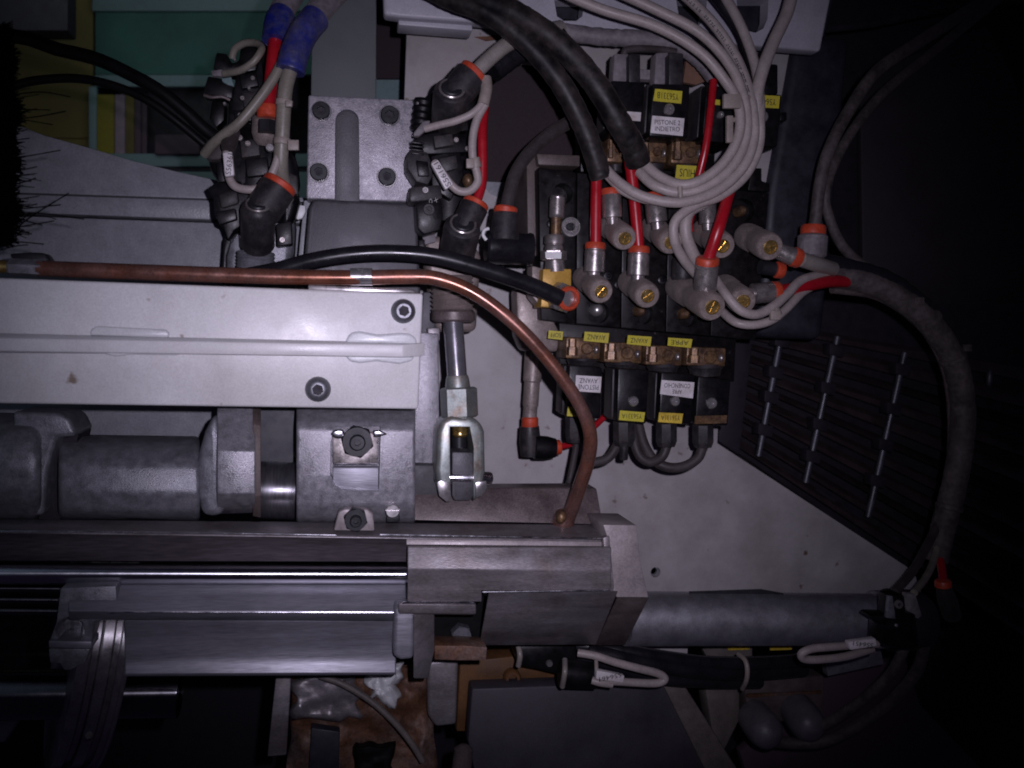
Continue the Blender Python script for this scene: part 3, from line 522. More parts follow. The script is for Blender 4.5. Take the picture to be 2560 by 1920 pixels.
for poly, Y, m in (([(600, 352), (646, 346), (650, 388), (604, 394)], 626, m_blackd), ([(612, 398), (668, 392), (672, 436), (618, 442)], 628, m_black), ([(540, 408), (566, 400), (572, 452), (546, 456)], 626, m_black), ([(536, 530), (588, 520), (592, 548), (548, 562)], 620, m_black), ([(690, 560), (728, 552), (730, 610), (692, 616)], 626, m_black), ([(716, 428), (742, 440), (744, 486), (716, 480)], 628, m_blackd)):
    mk('clamp_block', G().prism(poly, Y, 14), m, lc, bevel=.7)
for x, y in ((620, 360), (600, 345), (706, 600), (568, 492)): mk('clamp_screw', G().face((x, y, 624), 8, [(0, 1), (1.5, .8), (1.5, .4), (.4, .3)]), m_nickel, lc)
# cables, taped hoses
mk('sensor_lead', G().tube([(716, 130, 606), (690, 185, 604), (650, 245, 604), (600, 305, 606), (555, 340, 612), (530, 362, 618), (512, 385, 626)], 12.5), m_tan, label='tan sensor lead running diagonally down from the blue tape', cat='cable')
mk('dark_sensor', G().prism([(508, 385), (540, 352), (575, 340), (590, 372), (575, 385), (548, 400), (520, 402)], 630, 14), m_cabled, label='dark grey sensor at the lower end of the tan lead', cat='sensor', bevel=3)
t = T('sensor_loop', 'looped beige sensor cable with white numbered sleeve on the left cylinder', 'cable', (620, 478, 612))
mk('cable', G().tube([(566, 350, 618), (568, 400, 612), (572, 440, 608), (588, 466, 606), (622, 474, 604), (655, 466, 604), (680, 435, 604), (696, 390, 604), (704, 340, 604)], 10.5), m_cable, t)
s = mk('number_sleeve', G().prism([(556, 381), (580, 378), (586, 438), (562, 442)], 600, 6), m_wlabel, t, bevel=1); lettering(s, 'S56361', 573, 410, 599.5, 52, 13, -85)
mk('cable_plug', G().cyl((570, 372, 610), (578, 330, 620), [(0, 16), (.3, 20), (1, 22)]), m_cabled, t)
t = T('tan_sleeved_hose', 'tan sleeved hose hanging from the rear blue tape wrap', 'hose', (700, 430, 604))
mk('sleeve', G().tube([(735, 150, 604), (716, 210, 602), (710, 260, 602), (706, 330, 603), (702, 400, 606), (704, 440, 612), (716, 500, 624)], 18, n=16), m_tan, t)
mk('grey_sheath', G().tube([(860, -40, 640), (812, 10, 622), (772, 60, 612), (745, 105, 606), (730, 160, 604)], 31, n=16), m_conduit, t)
mk('blue_wrap', G().tube([(788, 46, 614), (758, 84, 606), (738, 130, 602), (726, 178, 601)], 36, n=20, lump=.015), m_blue, t)
t = T('taped_hose', 'dark hose with blue tape wrap above the short red tube', 'hose', (680, 100, 622))
mk('hose', G().tube([(760, -60, 650), (715, 10, 636), (696, 50, 628), (690, 105, 622)], 30, n=16), m_conduit, t); mk('blue_wrap', G().tube([(706, 36, 630), (694, 60, 625), (688, 104, 621)], 33, n=20, lump=.015), m_blue, t)
zip_tie((711, 250, 602), (710, 264, 602), 20, 'upper zip tie round the tan sleeved hose', (722, 258, 592, 9, 8)); zip_tie((706, 346, 603), (705, 362, 603), 20, 'lower zip tie with round knob on the tan sleeved hose', (733, 362, 594, 14, 13))
mk('black_cable', G().tube([(-60, 80, 640), (60, 95, 636), (140, 122, 630), (240, 147, 624), (330, 188, 620), (400, 228, 618), (460, 276, 620), (510, 322, 624), (550, 352, 630)], 17, lump=.01), m_blackc, label='thick upper black cable curving down to the left cylinder', cat='cable')
mk('black_cable', G().tube([(-60, 260, 630), (40, 214, 628), (110, 199, 626), (200, 197, 622), (290, 216, 618), (370, 252, 616), (440, 302, 618), (510, 360, 624)], 11), m_blackc, label='thin lower black cable curving down to the left cylinder', cat='cable')
# ================================================================== right cylinder group
t = T('right_air_cylinder', 'slim black air cylinder with threaded nose and rod right of the bolted block', 'cylinder', (1130, 800, 630))
mk('upper_head', G().prism([(1072, 232), (1092, 220), (1110, 190), (1190, 190), (1200, 300), (1176, 330), (1060, 330), (1062, 250)], 640, 35), m_black, t, bevel=4, seg=3)
mk('bright_edge', G().cyl((1048, 246, 636), (1044, 272, 636), [(0, 5), (.5, 7), (1, 5)], 12), m_nickelb, t)
mk('serrated_knob', G().cyl((1060, 250, 640), (1050, 330, 640), [(k / 10, 24 + (3 if k % 2 else 0)) for k in range(11)], 24), m_black, t)
mk('barrel', G().cyl((1128, 300, 655), (1120, 560, 655), [(0, 66), (1, 66)], 32), m_black, t)
mk('nose', G().prism([(1058, 585), (1180, 600), (1206, 640), (1200, 700), (1192, 830), (1090, 830), (1060, 640)], 640, 30), m_zamak, t, bevel=5, seg=3)
mk('threaded_nose', G().cyl((1130, 690, 614), (1132, 790, 614), [(k / 18, 48 + (6.5 if k % 2 else 0)) for k in range(19)], 36), m_zamak, t)
mk('nose_ring', G().cyl((1133, 775, 612), (1133, 806, 612), [(0, 50), (.2, 55), (.8, 55), (1, 48), (1, 30)], 36), m_brown, t)
mk('rod', G().cyl((1131, 780, 606), (1146, 985, 598), [(0, 25), (1, 25)], 28), m_rod, t)
mk('bracket_web', G().prism([(1058, 730), (1090, 730), (1086, 860), (1050, 860)], 640, 10), m_slate, t, bevel=1)
mk('web_pad', G().prism([(1068, 820), (1100, 818), (1100, 852), (1072, 858)], 628, 6), m_alud, t, bevel=1)
elbow('upper dark barrel elbow with grey tube on the right cylinder', (1120, 310, 625), (1130, 222, 596), 44, (1178, 190, 604), 42)
elbow('lower dark barrel elbow fed by a red tube on the right cylinder', (1140, 645, 620), (1158, 560, 592), 45, (1186, 516, 602), 36)
t = T('black_side_elbow', 'glossy black horizontal elbow between the right cylinder and valve bank', 'fitting', (1270, 660, 612), 'barrel elbows on the air cylinders')
mk('barrel', G().cyl((1214, 618, 612), (1330, 624, 612), [(0, 36), (.05, 41), (.86, 41), (.9, 39), (.93, 42), (1, 40)], 32), m_rubber, t); mk('arm', G().cyl((1262, 600, 606), (1263, 532, 606), [(0, 36), (.7, 34), (1, 31)], 28), m_blackd, t)
ring(t, (1263, 534, 606), (1265, 516, 606), 30)
mk('white_seal', G().tube([(1216, 600, 604), (1208, 588, 604), (1211, 576, 604), (1222, 571, 604)], 4.5), m_white, t)
mk('black_tube', G().tube([(1264, 528, 606), (1272, 490, 608), (1290, 430, 614), (1330, 375, 622), (1390, 325, 632), (1450, 292, 645)], 16.5), m_cabled, label='dusty black tube rising from the glossy horizontal elbow', cat='tube')
mk('grey_tube', G().tube([(1186, 186, 604), (1220, 150, 606), (1270, 110, 610), (1330, 85, 618), (1400, 70, 640)], 19, n=16), m_grey, label='grey tube leaving the upper elbow towards the big black sheaths', cat='tube')
mk('dark_sleeve', G().tube([(1230, 178, 622), (1280, 140, 624), (1330, 112, 626), (1400, 100, 640)], 30, lump=.03), m_rubber, label='dark bundled sleeve just below the grey tube', cat='sleeve')
mk('red_tube', G().tube([(1214, 240, 612), (1206, 320, 606), (1206, 400, 604), (1204, 460, 604), (1188, 512, 602)], 12.5), m_red, label='red tube hanging beside the sensor cable of the right cylinder', cat='tube')
t = T('sensor_stack', 'stack of black sensor clamps on the right cylinder with a tiny dial', 'sensor', (1060, 590, 620))
mk('top_clamp', G().prism([(1036, 345), (1062, 335), (1130, 325), (1165, 340), (1168, 380), (1070, 385), (1032, 370)], 622, 26), m_black, t, bevel=.9)
mk('ribbed_clamp', G().prism([(1026, 375), (1068, 380), (1076, 400), (1082, 440), (1070, 462), (1040, 455), (1018, 420), (1016, 390)], 612, 26), m_blackd, t, bevel=.9)
for k in range(4): mk('rib', G().prism([(1028, 352 + k * 9), (1060, 356 + k * 9), (1060, 361 + k * 9), (1028, 357 + k * 9)], 610, 6), m_black, t, bevel=.5)
mk('middle_clamp', G().prism([(1078, 390), (1150, 375), (1160, 440), (1128, 500), (1080, 470)], 625, 20), m_black, t, bevel=.9)
mk('dial_block_top', G().prism([(1026, 468), (1102, 462), (1106, 496), (1028, 506), (1022, 500)], 607, 26), m_blackd, t, bevel=.9)
mk('dial_block', G().prism([(1040, 508), (1102, 496), (1108, 540), (1100, 575), (1060, 586), (1044, 570)], 604, 24), m_black, t, bevel=.9)
mk('clamp_screw', G().face((1063, 476, 606), 9, [(0, 1), (1.5, .8), (1.5, .4), (.5, .3)]), m_nickelb, t)
mk('dial', G().face((1072, 524, 603), 14, [(0, 1), (1.2, .95), (1.2, .55), (.2, .5), (.2, .25), (1, .2)]), m_blackd, t)
lettering(t, 'C', 1077, 502, 602.2, 10, 8, 90, m_inkw, 'dial_mark'); lettering(t, 'X', 1090, 500, 602.2, 9, 9, 20, m_inkw, 'dial_mark')
mk('pale_foot', G().prism([(1055, 588), (1088, 582), (1090, 605), (1062, 612)], 628, 4), m_conduit, t, bevel=.5)
mk('brass_glint', G().blob((1170, 452, 622), 14, 6, 18), m_brassd, t)
for poly, Y, m in (([(1084, 340), (1130, 334), (1136, 362), (1088, 370)], 614, m_blackd), ([(1096, 396), (1140, 388), (1146, 420), (1112, 430)], 618, m_blackd), ([(1040, 400), (1070, 404), (1074, 440), (1046, 440)], 609, m_black), ([(1046, 600), (1064, 596), (1066, 640), (1050, 640)], 628, m_black), ([(1110, 300), (1168, 292), (1172, 326), (1112, 332)], 622, m_black)):
    mk('clamp_block', G().prism(poly, Y, 12), m, t, bevel=.7)
for x, y in ((1168, 372), (1140, 350), (1160, 480)): mk('block_screw', G().face((x, y, 612), 7, [(0, 1), (1.4, .8), (1.4, .4), (.4, .3)]), m_nickel, t)
t = T('sensor_cable', 'beige sensor cable with white numbered sleeve looping down the right cylinder', 'cable', (1150, 478, 604))
mk('cable', G().tube([(1212, 262, 598), (1192, 300, 598), (1182, 345, 598), (1182, 395, 598), (1192, 430, 598), (1194, 455, 598), (1176, 476, 598), (1150, 478, 598), (1128, 462, 598), (1104, 430, 600), (1086, 406, 604)], 10.5), m_cable, t)
s = mk('number_sleeve', G().prism([(1077, 408), (1095, 398), (1134, 460), (1114, 475)], 592, 7), m_wlabel, t, bevel=1); lettering(s, 'S56161', 1106, 436, 591.5, 64, 14, -123)
mk('upper_lead', G().tube([(1214, 230, 598), (1206, 258, 597), (1180, 284, 597), (1140, 302, 600), (1100, 312, 604), (1062, 322, 608)], 9.5), m_cable, t)
mk('grey_plug', G().prism([(1058, 302), (1076, 300), (1074, 316), (1060, 330), (1048, 340), (1034, 340), (1034, 332)], 606, 6), m_conduit, t, bevel=1)
mk('shrink_collar', G().tube([(1214, 196, 600), (1216, 222, 598), (1208, 262, 597)], 15, n=14), m_tie, t)
zip_tie((1185, 396, 598), (1190, 420, 598), 14, 'zip tie joining the sensor cable and red tube of the right cylinder', (1176, 408, 590, 10, 12))
# rod clevis
t = T('rod_clevis', 'zinc plated fork clevis on the piston rod end', 'clevis', (1155, 1250, 590))
mk('neck', G().cyl((1143, 938, 598), (1145, 980, 598), [(0, 26), (.2, 29), (1, 33)], 28), m_steel, t); mk('lock_nut', G().cyl((1146, 968, 597), (1149, 1044, 596), [(0, 40, 'h'), (.06, 47, 'h'), (.94, 47, 'h'), (1, 40, 'h')], 36), m_steel, t, sharp=30)
mk('fork', G().prism([(1106, 1050), (1128, 1040), (1176, 1040), (1202, 1056), (1212, 1080), (1214, 1180), (1200, 1246), (1176, 1258), (1118, 1258), (1096, 1232), (1090, 1180), (1094, 1080)], 584, 30), m_steel, t, bevel=3.5, seg=3, cut=[(G().prism([(1126, 1068), (1177, 1068), (1187, 1120), (1186, 1290), (1128, 1290), (1126, 1120)], 580, 60), 0)])
mk('rod_end_thread', G().cyl((1150, 1064, 596), (1150, 1092, 596), [(0, 16), (.3, 20), (.6, 18), (.8, 20), (1, 15)]), m_brass, t)
mk('stud_end', G().cyl((1148, 1092, 598), (1148, 1118, 598), [(0, 19), (1, 19)]), m_bolt, t)
mk('link_tongue', G().prism([(1130, 1130), (1183, 1131), (1184, 1240), (1176, 1252), (1136, 1252), (1130, 1238)], 588, 22), m_slate, t, bevel=1.2)
mk('pin', G().cyl((1086, 1192, 592), (1232, 1196, 592), [(0, 8), (.02, 14), (.06, 17), (.94, 17), (.98, 14), (1, 8)], 28), m_bright, t)
mk('clip_leaf', G().prism([(1092, 1206), (1104, 1200), (1126, 1206), (1128, 1244), (1118, 1256), (1098, 1240)], 580, 2), m_nickelb, t, bevel=.5)
mk('clip_leaf', G().prism([(1188, 1206), (1216, 1202), (1218, 1220), (1204, 1240), (1190, 1244)], 581, 2), m_nickelb, t, bevel=.5)
# ================================================================== valve manifold
t = T('valve_manifold', 'black five segment valve manifold carrying the push-in fittings', 'manifold', (1620, 830, 645))
xs_t = [1345, 1442, 1556, 1672, 1790, 1925]; xs_b = [1352, 1440, 1552, 1664, 1776, 1890]
for i in range(5):
    a, b, c, d = xs_t[i] + 1.2, xs_t[i + 1] - 1.2, xs_b[i + 1] - 1.2, xs_b[i] + 1.2
    yt = 418 + i * 13; yb = 800 + i * 10
    holes = []
    hx = (a + b) / 2
    if i == 0: holes = [(G().face((1404, 486, 642), 26, [(-14, 1), (8, 1)]), 0)]
    if i == 4: holes = [(G().face((1852, 528, 642), 30, [(-5, 1), (8, 1)]), 0)]
    if i in (1, 2, 3): holes = [(G().face(((1494, 1604, 1714)[i - 1], (782, 785, 792)[i - 1], 642), 26, [(-4, 1), (8, 1)]), 0)]
    mk('segment', G().prism([(a, yt), (b, yt + 13), (c, yb + 10), (d, yb)], 638, 50), m_manif, t, bevel=.9, cut=holes)
mk('end_bracket', G().prism([(1316, 386), (1348, 384), (1352, 640), (1320, 640)], 652, 60), m_dkb, t, bevel=1)
mk('top_rail', G().prism([(1342, 384), (1450, 388), (1450, 416), (1346, 412)], 644, 30), m_dkb, t, bevel=1)
for x, y, r, m in ((1491, 775, 17, m_nickelb), (1598, 777, 14, m_brassd), (1709, 784, 14, m_brassd), (1851, 528, 13, m_brassd)): mk('plug_screw', G().face((x, y, 636), r, [(-6, 1), (2, 1), (5, .75), (6.5, .35), (6.5, .01)]), m, t)
sc_ = mk('washer', G().face((1425, 568, 637), 25, [(-1, 1), (2, 1), (3, .95), (3, .8), (2, .76), (2, .62), (3.4, .58), (3.4, .4), (1, .36), (1, .01)], 32), m_nickelb, t); mk('washer_screw', G().face((1422, 568, 636), 11, [(0, 1), (2, 1), (3, .7), (3, .45, 'h'), (1, .4, 'h'), (1, .01)]), m_bolt, t)
for x, y, r in ((1520, 690, 13), (1345 + 34, 560, 12), (1545, 712, 11), (1655, 700, 12), (1755, 560, 12)): mk('dark_screw', G().face((x, y, 637), r, [(-2, 1), (1, 1), (1.5, .8), (1.5, .4), (.3, .3)]), m_black, t)
mk('corner_blocks', G().prism([(1880, 420), (1905, 420), (1905, 452), (1925, 458), (1925, 480), (1870, 476)], 640, 20), m_manif, t, bevel=1)
mk('lower_backing', G().prism([(1398, 790), (1842, 820), (1836, 955), (1400, 925)], 668, 18), m_manif, t, bevel=1); mk('upper_backing', G().prism([(1452, 318), (1790, 330), (1786, 440), (1452, 430)], 672, 18), m_manif, t, bevel=1)
# pressure switch column on first segment
t = T('pressure_valve', 'knurled needle valve with hex nuts above a yellow chromate block', 'valve', (1390, 780, 620))
mk('knurled_cap', G().cyl((1394, 490, 610), (1392, 545, 610), [(k / 12, (17 if k in (0, 12) else 19 + (.8 if k % 2 else 0))) for k in range(13)], 24), m_nickel, t); mk('stem', G().cyl((1390, 540, 610), (1389, 595, 610), [(0, 13), (1, 13)]), m_brassd, t)
mk('collar', G().cyl((1386, 588, 610), (1385, 628, 610), [(0, 22), (.1, 25), (.55, 25), (.6, 21), (.75, 24), (1, 24)]), m_nickel, t); mk('hex_nut', G().cyl((1384, 626, 610), (1384, 652, 610), [(0, 28, 'h'), (.1, 33, 'h'), (.9, 33, 'h'), (1, 28, 'h')], 36), m_nickel, t, sharp=30)
mk('nut_flat', G().prism([(1363, 630), (1404, 630), (1403, 647), (1364, 645)], 599.5, 1), m_white, t)
mk('lower_collar', G().cyl((1386, 650, 612), (1388, 680, 612), [(0, 25), (1, 27)]), m_nickel, t)
mk('chromate_block', G().prism([(1358, 672), (1429, 672), (1428, 770), (1352, 768)], 606, 26), m_yblock, t, bevel=1)
mk('side_body', G().prism([(1330, 664), (1360, 672), (1352, 768), (1330, 740)], 618, 20), m_zamak, t, bevel=1)
d = norm(W(1366, 732, 580) - W(1410, 740, 606))
A = W(1398, 742, 606); k = PX(1, 1398, 742, 606); dv = Vector((.25, -1, -.12)).normalized()
mk('hex_sleeve', G().lathe(A, A + dv * .012, [(0, 38 * k, 'h'), (.7, 38 * k, 'h'), (.8, 31 * k), (1, 30 * k)], 36), m_nickelb, t, sharp=30)
mk('orange_collet', G().lathe(A + dv * .011, A + dv * .0165, [(0, 26 * k), (.2, 30 * k), (.8, 30 * k), (1, 26 * k), (1, 20 * k), (0, 19 * k)], 32), m_orange, t)
# ================================================================== push-in fittings
def fitting(label, base, tip, r, c0=None, c1=None, rc=24, scr=.56, neck=True, body=None, rl=.30, ring_r=1.0, slot=True):
    t = T('push_in_fitting', label, 'fitting', base, 'push-in fittings on the valve manifold')
    mk('body', G().cyl(base, tip, [(0, r * .85), (.06, r * .97), (.14, r), (.42, r), (.45, r * .94), (.56, r * .94), (.59, r), (.92, r), (.98, r * .96), (1, r * .88), (1, .1)], 28), body or m_zamak, t)
    A = W(*tip); d = norm(A - W(*base)); k = PX(r * scr, *tip)
    h = mk('brass_screw', G().lathe(A - d * .002, A + d * .0012, [(0, k), (.85, k), (1, k * .9), (1, k * .80), (.75, k * .76), (.75, .0001)], 24), m_brass, t)
    if slot:
        u = d.orthogonal().normalized(); v = d.cross(u); g = G(); q = random.uniform(0, 1.5); u, v = u * math.cos(q) + v * math.sin(q), v * math.cos(q) - u * math.sin(q)
        for (a, b) in ((u, v), (v, u)):
            P = [A + d * .0002 + a * (sa * k * .72) + b * (sb * k * .10) for sa, sb in ((-1, -1), (1, -1), (1, 1), (-1, 1))]; g.loft(P, [p + d * .0007 for p in P])
        mk('raised_glint_cross', g, m_brass, h)  # raised bars added so the screw cross shows as a bright glint
    if c0:
        L = math.hypot(c1[0] - c0[0], c1[1] - c0[1]); u = [(c1[i] - c0[i]) / L for i in range(3)]
        mk('collar', G().cyl(c0, c1, [(0, rc * .62), (.22, rc * .62), (.24, rc), (.92, rc), (.95, rc * .93), (1, rc * .93)], 28), m_nickel, t)
        e = tuple(c1[i] + u[i] * rc * .62 for i in range(3)); e1 = tuple(c1[i] - u[i] * rc * .1 for i in range(3)); ring(t, e1, e, rc * ring_r)
    return t
fitting('upper row fitting under the left black sheath, bright crossed brass screw', (1512, 556, 634), (1562, 596, 590), 30, (1531, 562, 604), (1528, 486, 604), 25)
fitting('upper row fitting half hidden by the looping beige cables', (1626, 566, 634), (1677, 606, 590), 30, (1645, 574, 604), (1636, 496, 604), 26)
fitting('upper row fitting behind the slanting red tube', (1754, 576, 634), (1806, 615, 590), 32, (1770, 576, 604), (1768, 505, 604), 22)
fitting('upper row lone long fitting lying to the right end', (1862, 588, 636), (1926, 618, 590), 33)
fitting('lower row fitting below the left red tube, next to the yellow block', (1456, 692, 634), (1503, 729, 590), 30, (1484, 698, 606), (1488, 622, 606), 26)
fitting('lower row fitting below the middle red tube', (1570, 702, 634), (1619, 740, 590), 31, (1594, 706, 606), (1597, 632, 606), 27)
fitting('largest double bodied fitting below the slanting red tube', (1690, 714, 640), (1781, 768, 576), 34, (1760, 742, 592), (1768, 660, 584), 29)
fitting('lower right fitting whose collar lies sideways toward the red hose', (1808, 714, 636), (1858, 754, 588), 32, (1866, 736, 602), (1932, 730, 602), 26)
mk('blue_grey_coupler', G().cyl((1706, 700, 622), (1708, 645, 622), [(0, 26), (.1, 28), (.9, 27), (1, 24)]), m_blackd, label='dark blue grey coupler behind the largest fitting', cat='coupler')
t = T('clear_side_collar', 'clear stub with orange ring reaching right from the lone long fitting', 'fitting', (1960, 640, 600)); mk('stub', G().cyl((1938, 624, 604), (1982, 642, 602), [(0, 20), (1, 23)]), m_nickel, t); ring(t, (1980, 641, 602), (2000, 648, 602), 25)
t = T('orange_side_collar', 'dark stub with orange ring tucked under the clear side collar', 'fitting', (1940, 676, 620)); mk('stub', G().cyl((1900, 668, 622), (1940, 674, 622), [(0, 18), (1, 18)]), m_bolt, t); ring(t, (1938, 674, 620), (1958, 677, 620), 21)
t = T('blue_grey_elbow', 'blue grey push-in elbow with orange ring under the drooping cable', 'fitting', (2030, 640, 640)); mk('body', G().cyl((2032, 585, 640), (2028, 645, 640), [(0, 28), (.1, 36), (.9, 36), (1, 30)]), m_conduit, t); ring(t, (2032, 588, 640), (2034, 562, 640), 31)
# red tubes
mk('red_tube', G().tube([(1492, 420, 606), (1490, 500, 606), (1489, 615, 606)], 14), m_red, label='left red tube dropping from the shorter black sheath', cat='tube')
mk('red_tube', G().tube([(1573, 395, 606), (1584, 480, 606), (1597, 620, 606)], 14.5), m_red, label='middle red tube dropping from the longer black sheath', cat='tube')
mk('red_tube', G().tube([(1848, 400, 606), (1826, 470, 590), (1800, 560, 576), (1770, 650, 583)], 15), m_red, label='slanting red tube feeding the largest fitting', cat='tube')
mk('red_tube', G().tube([(1784, 200, 606), (1776, 280, 604), (1764, 370, 604), (1745, 450, 610)], 9.5), m_red, label='thin red tube in front of the upper coils', cat='tube')
mk('red_tube', G().tube([(1732, 535, 628), (1726, 560, 624), (1728, 580, 624)], 7), m_red, label='tiny red tube stub seen behind the beige cables', cat='tube')
mk('red_tube', G().tube([(1936, 730, 602), (2000, 718, 610), (2070, 704, 625), (2130, 704, 640)], 15.5), m_red, label='red tube running right from the sideways collar', cat='tube')
# ================================================================== solenoid coils
def coil(label, front, Y, th, yl=None, yt=None, wl=None, wt=None, wlh=.6, scr=None, conn=None, conn_r=28, ymat=None, cdir=1, rot=180):
    t = T('solenoid_coil', label, 'coil', (front[2][0], front[2][1], Y), 'solenoid coils of the valve bank')
    mk('housing', G().prism(front, Y, th), m_black, t, bevel=1.6, seg=2)
    x0 = front[0][0]; y0 = front[0][1]; y1 = front[3][1]
    mk('side_plate', G().prism([(front[0][0] - 14, y0 + 2), (front[0][0] - 3, y0 + 2), (front[3][0] - 3, y1 - 8), (front[3][0] - 14, y1 - 8)], Y + 9, th - 10), m_blackd, t, bevel=1)
    if yl: sticker(t, 'yellow_label', yl, Y - .5, ymat or m_yellow, yt)
    if wl: sticker(t, 'white_label', wl, Y - .5, m_wlabel, wt, rot=rot, hf=wlh)
    if scr: mk('coil_screw', G().face((scr[0], scr[1], Y), scr[2], [(-1, 1), (1.5, 1), (2.5, .8), (2.5, .3), (1.6, .25), (1.6, .01)]), m_nickelb, t, sharp=25)
    if conn:
        x, ya, yb = conn; mk('cable_gland', G().cyl((x, ya, Y + 12), (x, yb, Y + 12), [(0, conn_r), (.75, conn_r), (.85, conn_r * .92), (1, conn_r * .8), (1, .1)], 8), m_blackd, t, sharp=25)
    return t
coil('lower left coil half hidden behind the copper pipe', [(1424, 912), (1506, 918), (1502, 1048), (1418, 1042)], 612, 30, [(1420, 1016), (1472, 1020), (1468, 1044), (1417, 1040)], 'Y56131A', [(1440, 938), (1504, 942), (1501, 982), (1438, 978)], 'PISTONE\nAVANZ', .7, None, (1438, 1042, 1106), 26)
coil('second lower coil with bare black front and bright screw', [(1546, 920), (1624, 926), (1616, 1060), (1542, 1054)], 612, 30, [(1550, 1026), (1613, 1031), (1609, 1055), (1547, 1050)], 'Y56331A', None, None, .6, (1583, 1003, 13), (1560, 1054, 1114), 29)
coil('third lower coil with white label and oil stained yellow label', [(1654, 930), (1738, 936), (1728, 1062), (1648, 1056)], 612, 30, [(1648, 1031), (1708, 1034), (1704, 1059), (1645, 1055)], 'Y56131A', [(1654, 950), (1736, 956), (1732, 996), (1650, 985)], 'APRE\nCONENCHIO', .66, (1687, 1003, 12), (1666, 1058, 1116), 28, m_yellowd)
coil('rightmost lower coil without labels, brown stained base', [(1746, 940), (1828, 950), (1820, 1066), (1738, 1060)], 614, 30, None, None, None, None, .6, (1778, 1008, 14), (1757, 1062, 1118), 28)
mk('stain_band', G().prism([(1738, 1040), (1818, 1038), (1816, 1058), (1736, 1060)], 613.2, .6), m_brassd, bpy.data.objects['solenoid_coil.003'])
mk('gland_stub', G().cyl((1560, 1112, 624), (1559, 1150, 624), [(0, 11), (.9, 11), (1, 9)]), m_blackd, bpy.data.objects['solenoid_coil.001'])
coil('upper coil with yellow and white labels in front of two grey plugs', [(1632, 208), (1726, 213), (1720, 346), (1624, 340)], 612, 32, [(1638, 222), (1706, 228), (1703, 259), (1633, 252)], 'Y56331B', [(1631, 289), (1711, 296), (1707, 340), (1626, 332)], 'PISTONE 2\nINDIETRO', .62, (1672, 274, 14), None, rot=-3)
coil('upper middle coil behind the thin red tube', [(1766, 212), (1848, 218), (1842, 360), (1756, 352)], 616, 36, [(1788, 249), (1806, 250), (1805, 263), (1787, 262)], None, None, None, .6, (1800, 288, 9), None)
coil('upper right coil beside the dark post', [(1876, 232), (1956, 236), (1944, 368), (1866, 362)], 618, 24, [(1878, 236), (1950, 240), (1947, 271), (1874, 267)], 'Y56431B', None, None, .6, (1906, 292, 14), None)
coil('upper left coil hidden behind the longer black sheath', [(1530, 200), (1614, 205), (1604, 335), (1522, 330)], 622, 30, None, None, [(1560, 278), (1603, 281), (1601, 303), (1559, 300)], None, .6, None, None)
mk('side_knob', G().rect(1950, 280, 1968, 302, 626, 10), m_black, bpy.data.objects['solenoid_coil.006'], bevel=1)
def plug(label, x0, y0, x1, y1, Y, m):
    t = T('coil_plug', label, 'plug', ((x0 + x1) / 2, y1, Y), 'grey plugs above the upper coils'); mk('plug_body', G().prism([(x0, y0 + 4), (x0 + 8, y0), (x1, y0 + 2), (x1, y1), (x0, y1)], Y, 20), m, t, bevel=1.5); return t
plug('left grey plug above the upper coils', 1572, 132, 1602, 206, 622, m_blackd); plug('right grey plug above the labelled upper coil', 1672, 130, 1710, 212, 620, m_blackd); plug('slim dark plug above the upper right coil', 1908, 158, 1946, 236, 628, m_black)
mk('plug_side', G().prism([(1536, 134), (1571, 134), (1571, 204), (1532, 204)], 628, 12), m_conduit, bpy.data.objects['coil_plug'], bevel=1); mk('plug_side', G().prism([(1640, 132), (1671, 130), (1671, 210), (1636, 210)], 628, 12), m_conduit, bpy.data.objects['coil_plug.001'], bevel=1)
mk('coil_bridge', G().prism([(1600, 172), (1672, 176), (1672, 202), (1600, 198)], 640, 8), m_conduit, label='dusty bridge bar between the two grey plugs', cat='bar', bevel=1)
mk('plug_lead', G().tube([(1566, 150, 632), (1562, 128, 630), (1590, 122, 630), (1650, 124, 632), (1690, 130, 632)], 9), m_cabled, label='dark lead hopping between the two grey plugs', cat='cable')
mk('peach_label', G().prism([(1716, 150), (1760, 166), (1772, 200), (1740, 212), (1708, 205)], 660, 4), m_peach, label='faded peach tag beside the right grey plug', cat='tag')
# brass valve bodies
def vbody(label, x0, y0, x1, y1, Y, flip=False):
    t = T('pilot_valve', label, 'valve', (x0, y1, Y), 'brass valve bodies between manifold and coils'); w_ = x1 - x0; h = y1 - y0
    mk('brass_block', G().prism([(x0, y0), (x1, y0 + 4), (x1 - 2, y1 + 3), (x0 - 2, y1)], Y, 30), m_brassd, t, bevel=1.5)
    mk('hex_column', G().cyl((x0 + w_ * .18, y0 + h * .1, Y - 3), (x0 + w_ * .16, y1 - h * .15, Y - 3), [(0, w_ * .12, 'h'), (.48, w_ * .12, 'h'), (.5, w_ * .16, 'h'), (1, w_ * .16, 'h')], 36), m_brassd, t, sharp=30)
    mk('round_boss', G().face((x0 + w_ * .58, y0 + h * .55, Y), w_ * .17, [(-1, 1), (2, 1), (3, .8), (3, .01)]), m_brassd, t)
    mk('small_stud', G().blob((x1 - w_ * .14, y0 + h * .60, Y - 3), w_ * .075, 3, h * .2), m_nickel, t)
    yc = y0 - 6 if flip else y1 + 5
    mk('neck', G().cyl((x0 + w_ * .45, y1 - 4, Y + 12), (x0 + w_ * .45, y1 + 26, Y + 12), [(0, w_ * .42), (.3, w_ * .45), (.5, w_ * .40), (1, w_ * .38)], 24), m_blackd, t)
    return t
vbody('brass valve body above the lower left coil', 1416, 842, 1502, 896, 628); vbody('brass valve body above the second lower coil', 1512, 854, 1606, 906, 628); vbody('brass valve body above the third lower coil', 1616, 862, 1706, 912, 628); vbody('brass valve body above the rightmost lower coil', 1718, 866, 1816, 914, 630)
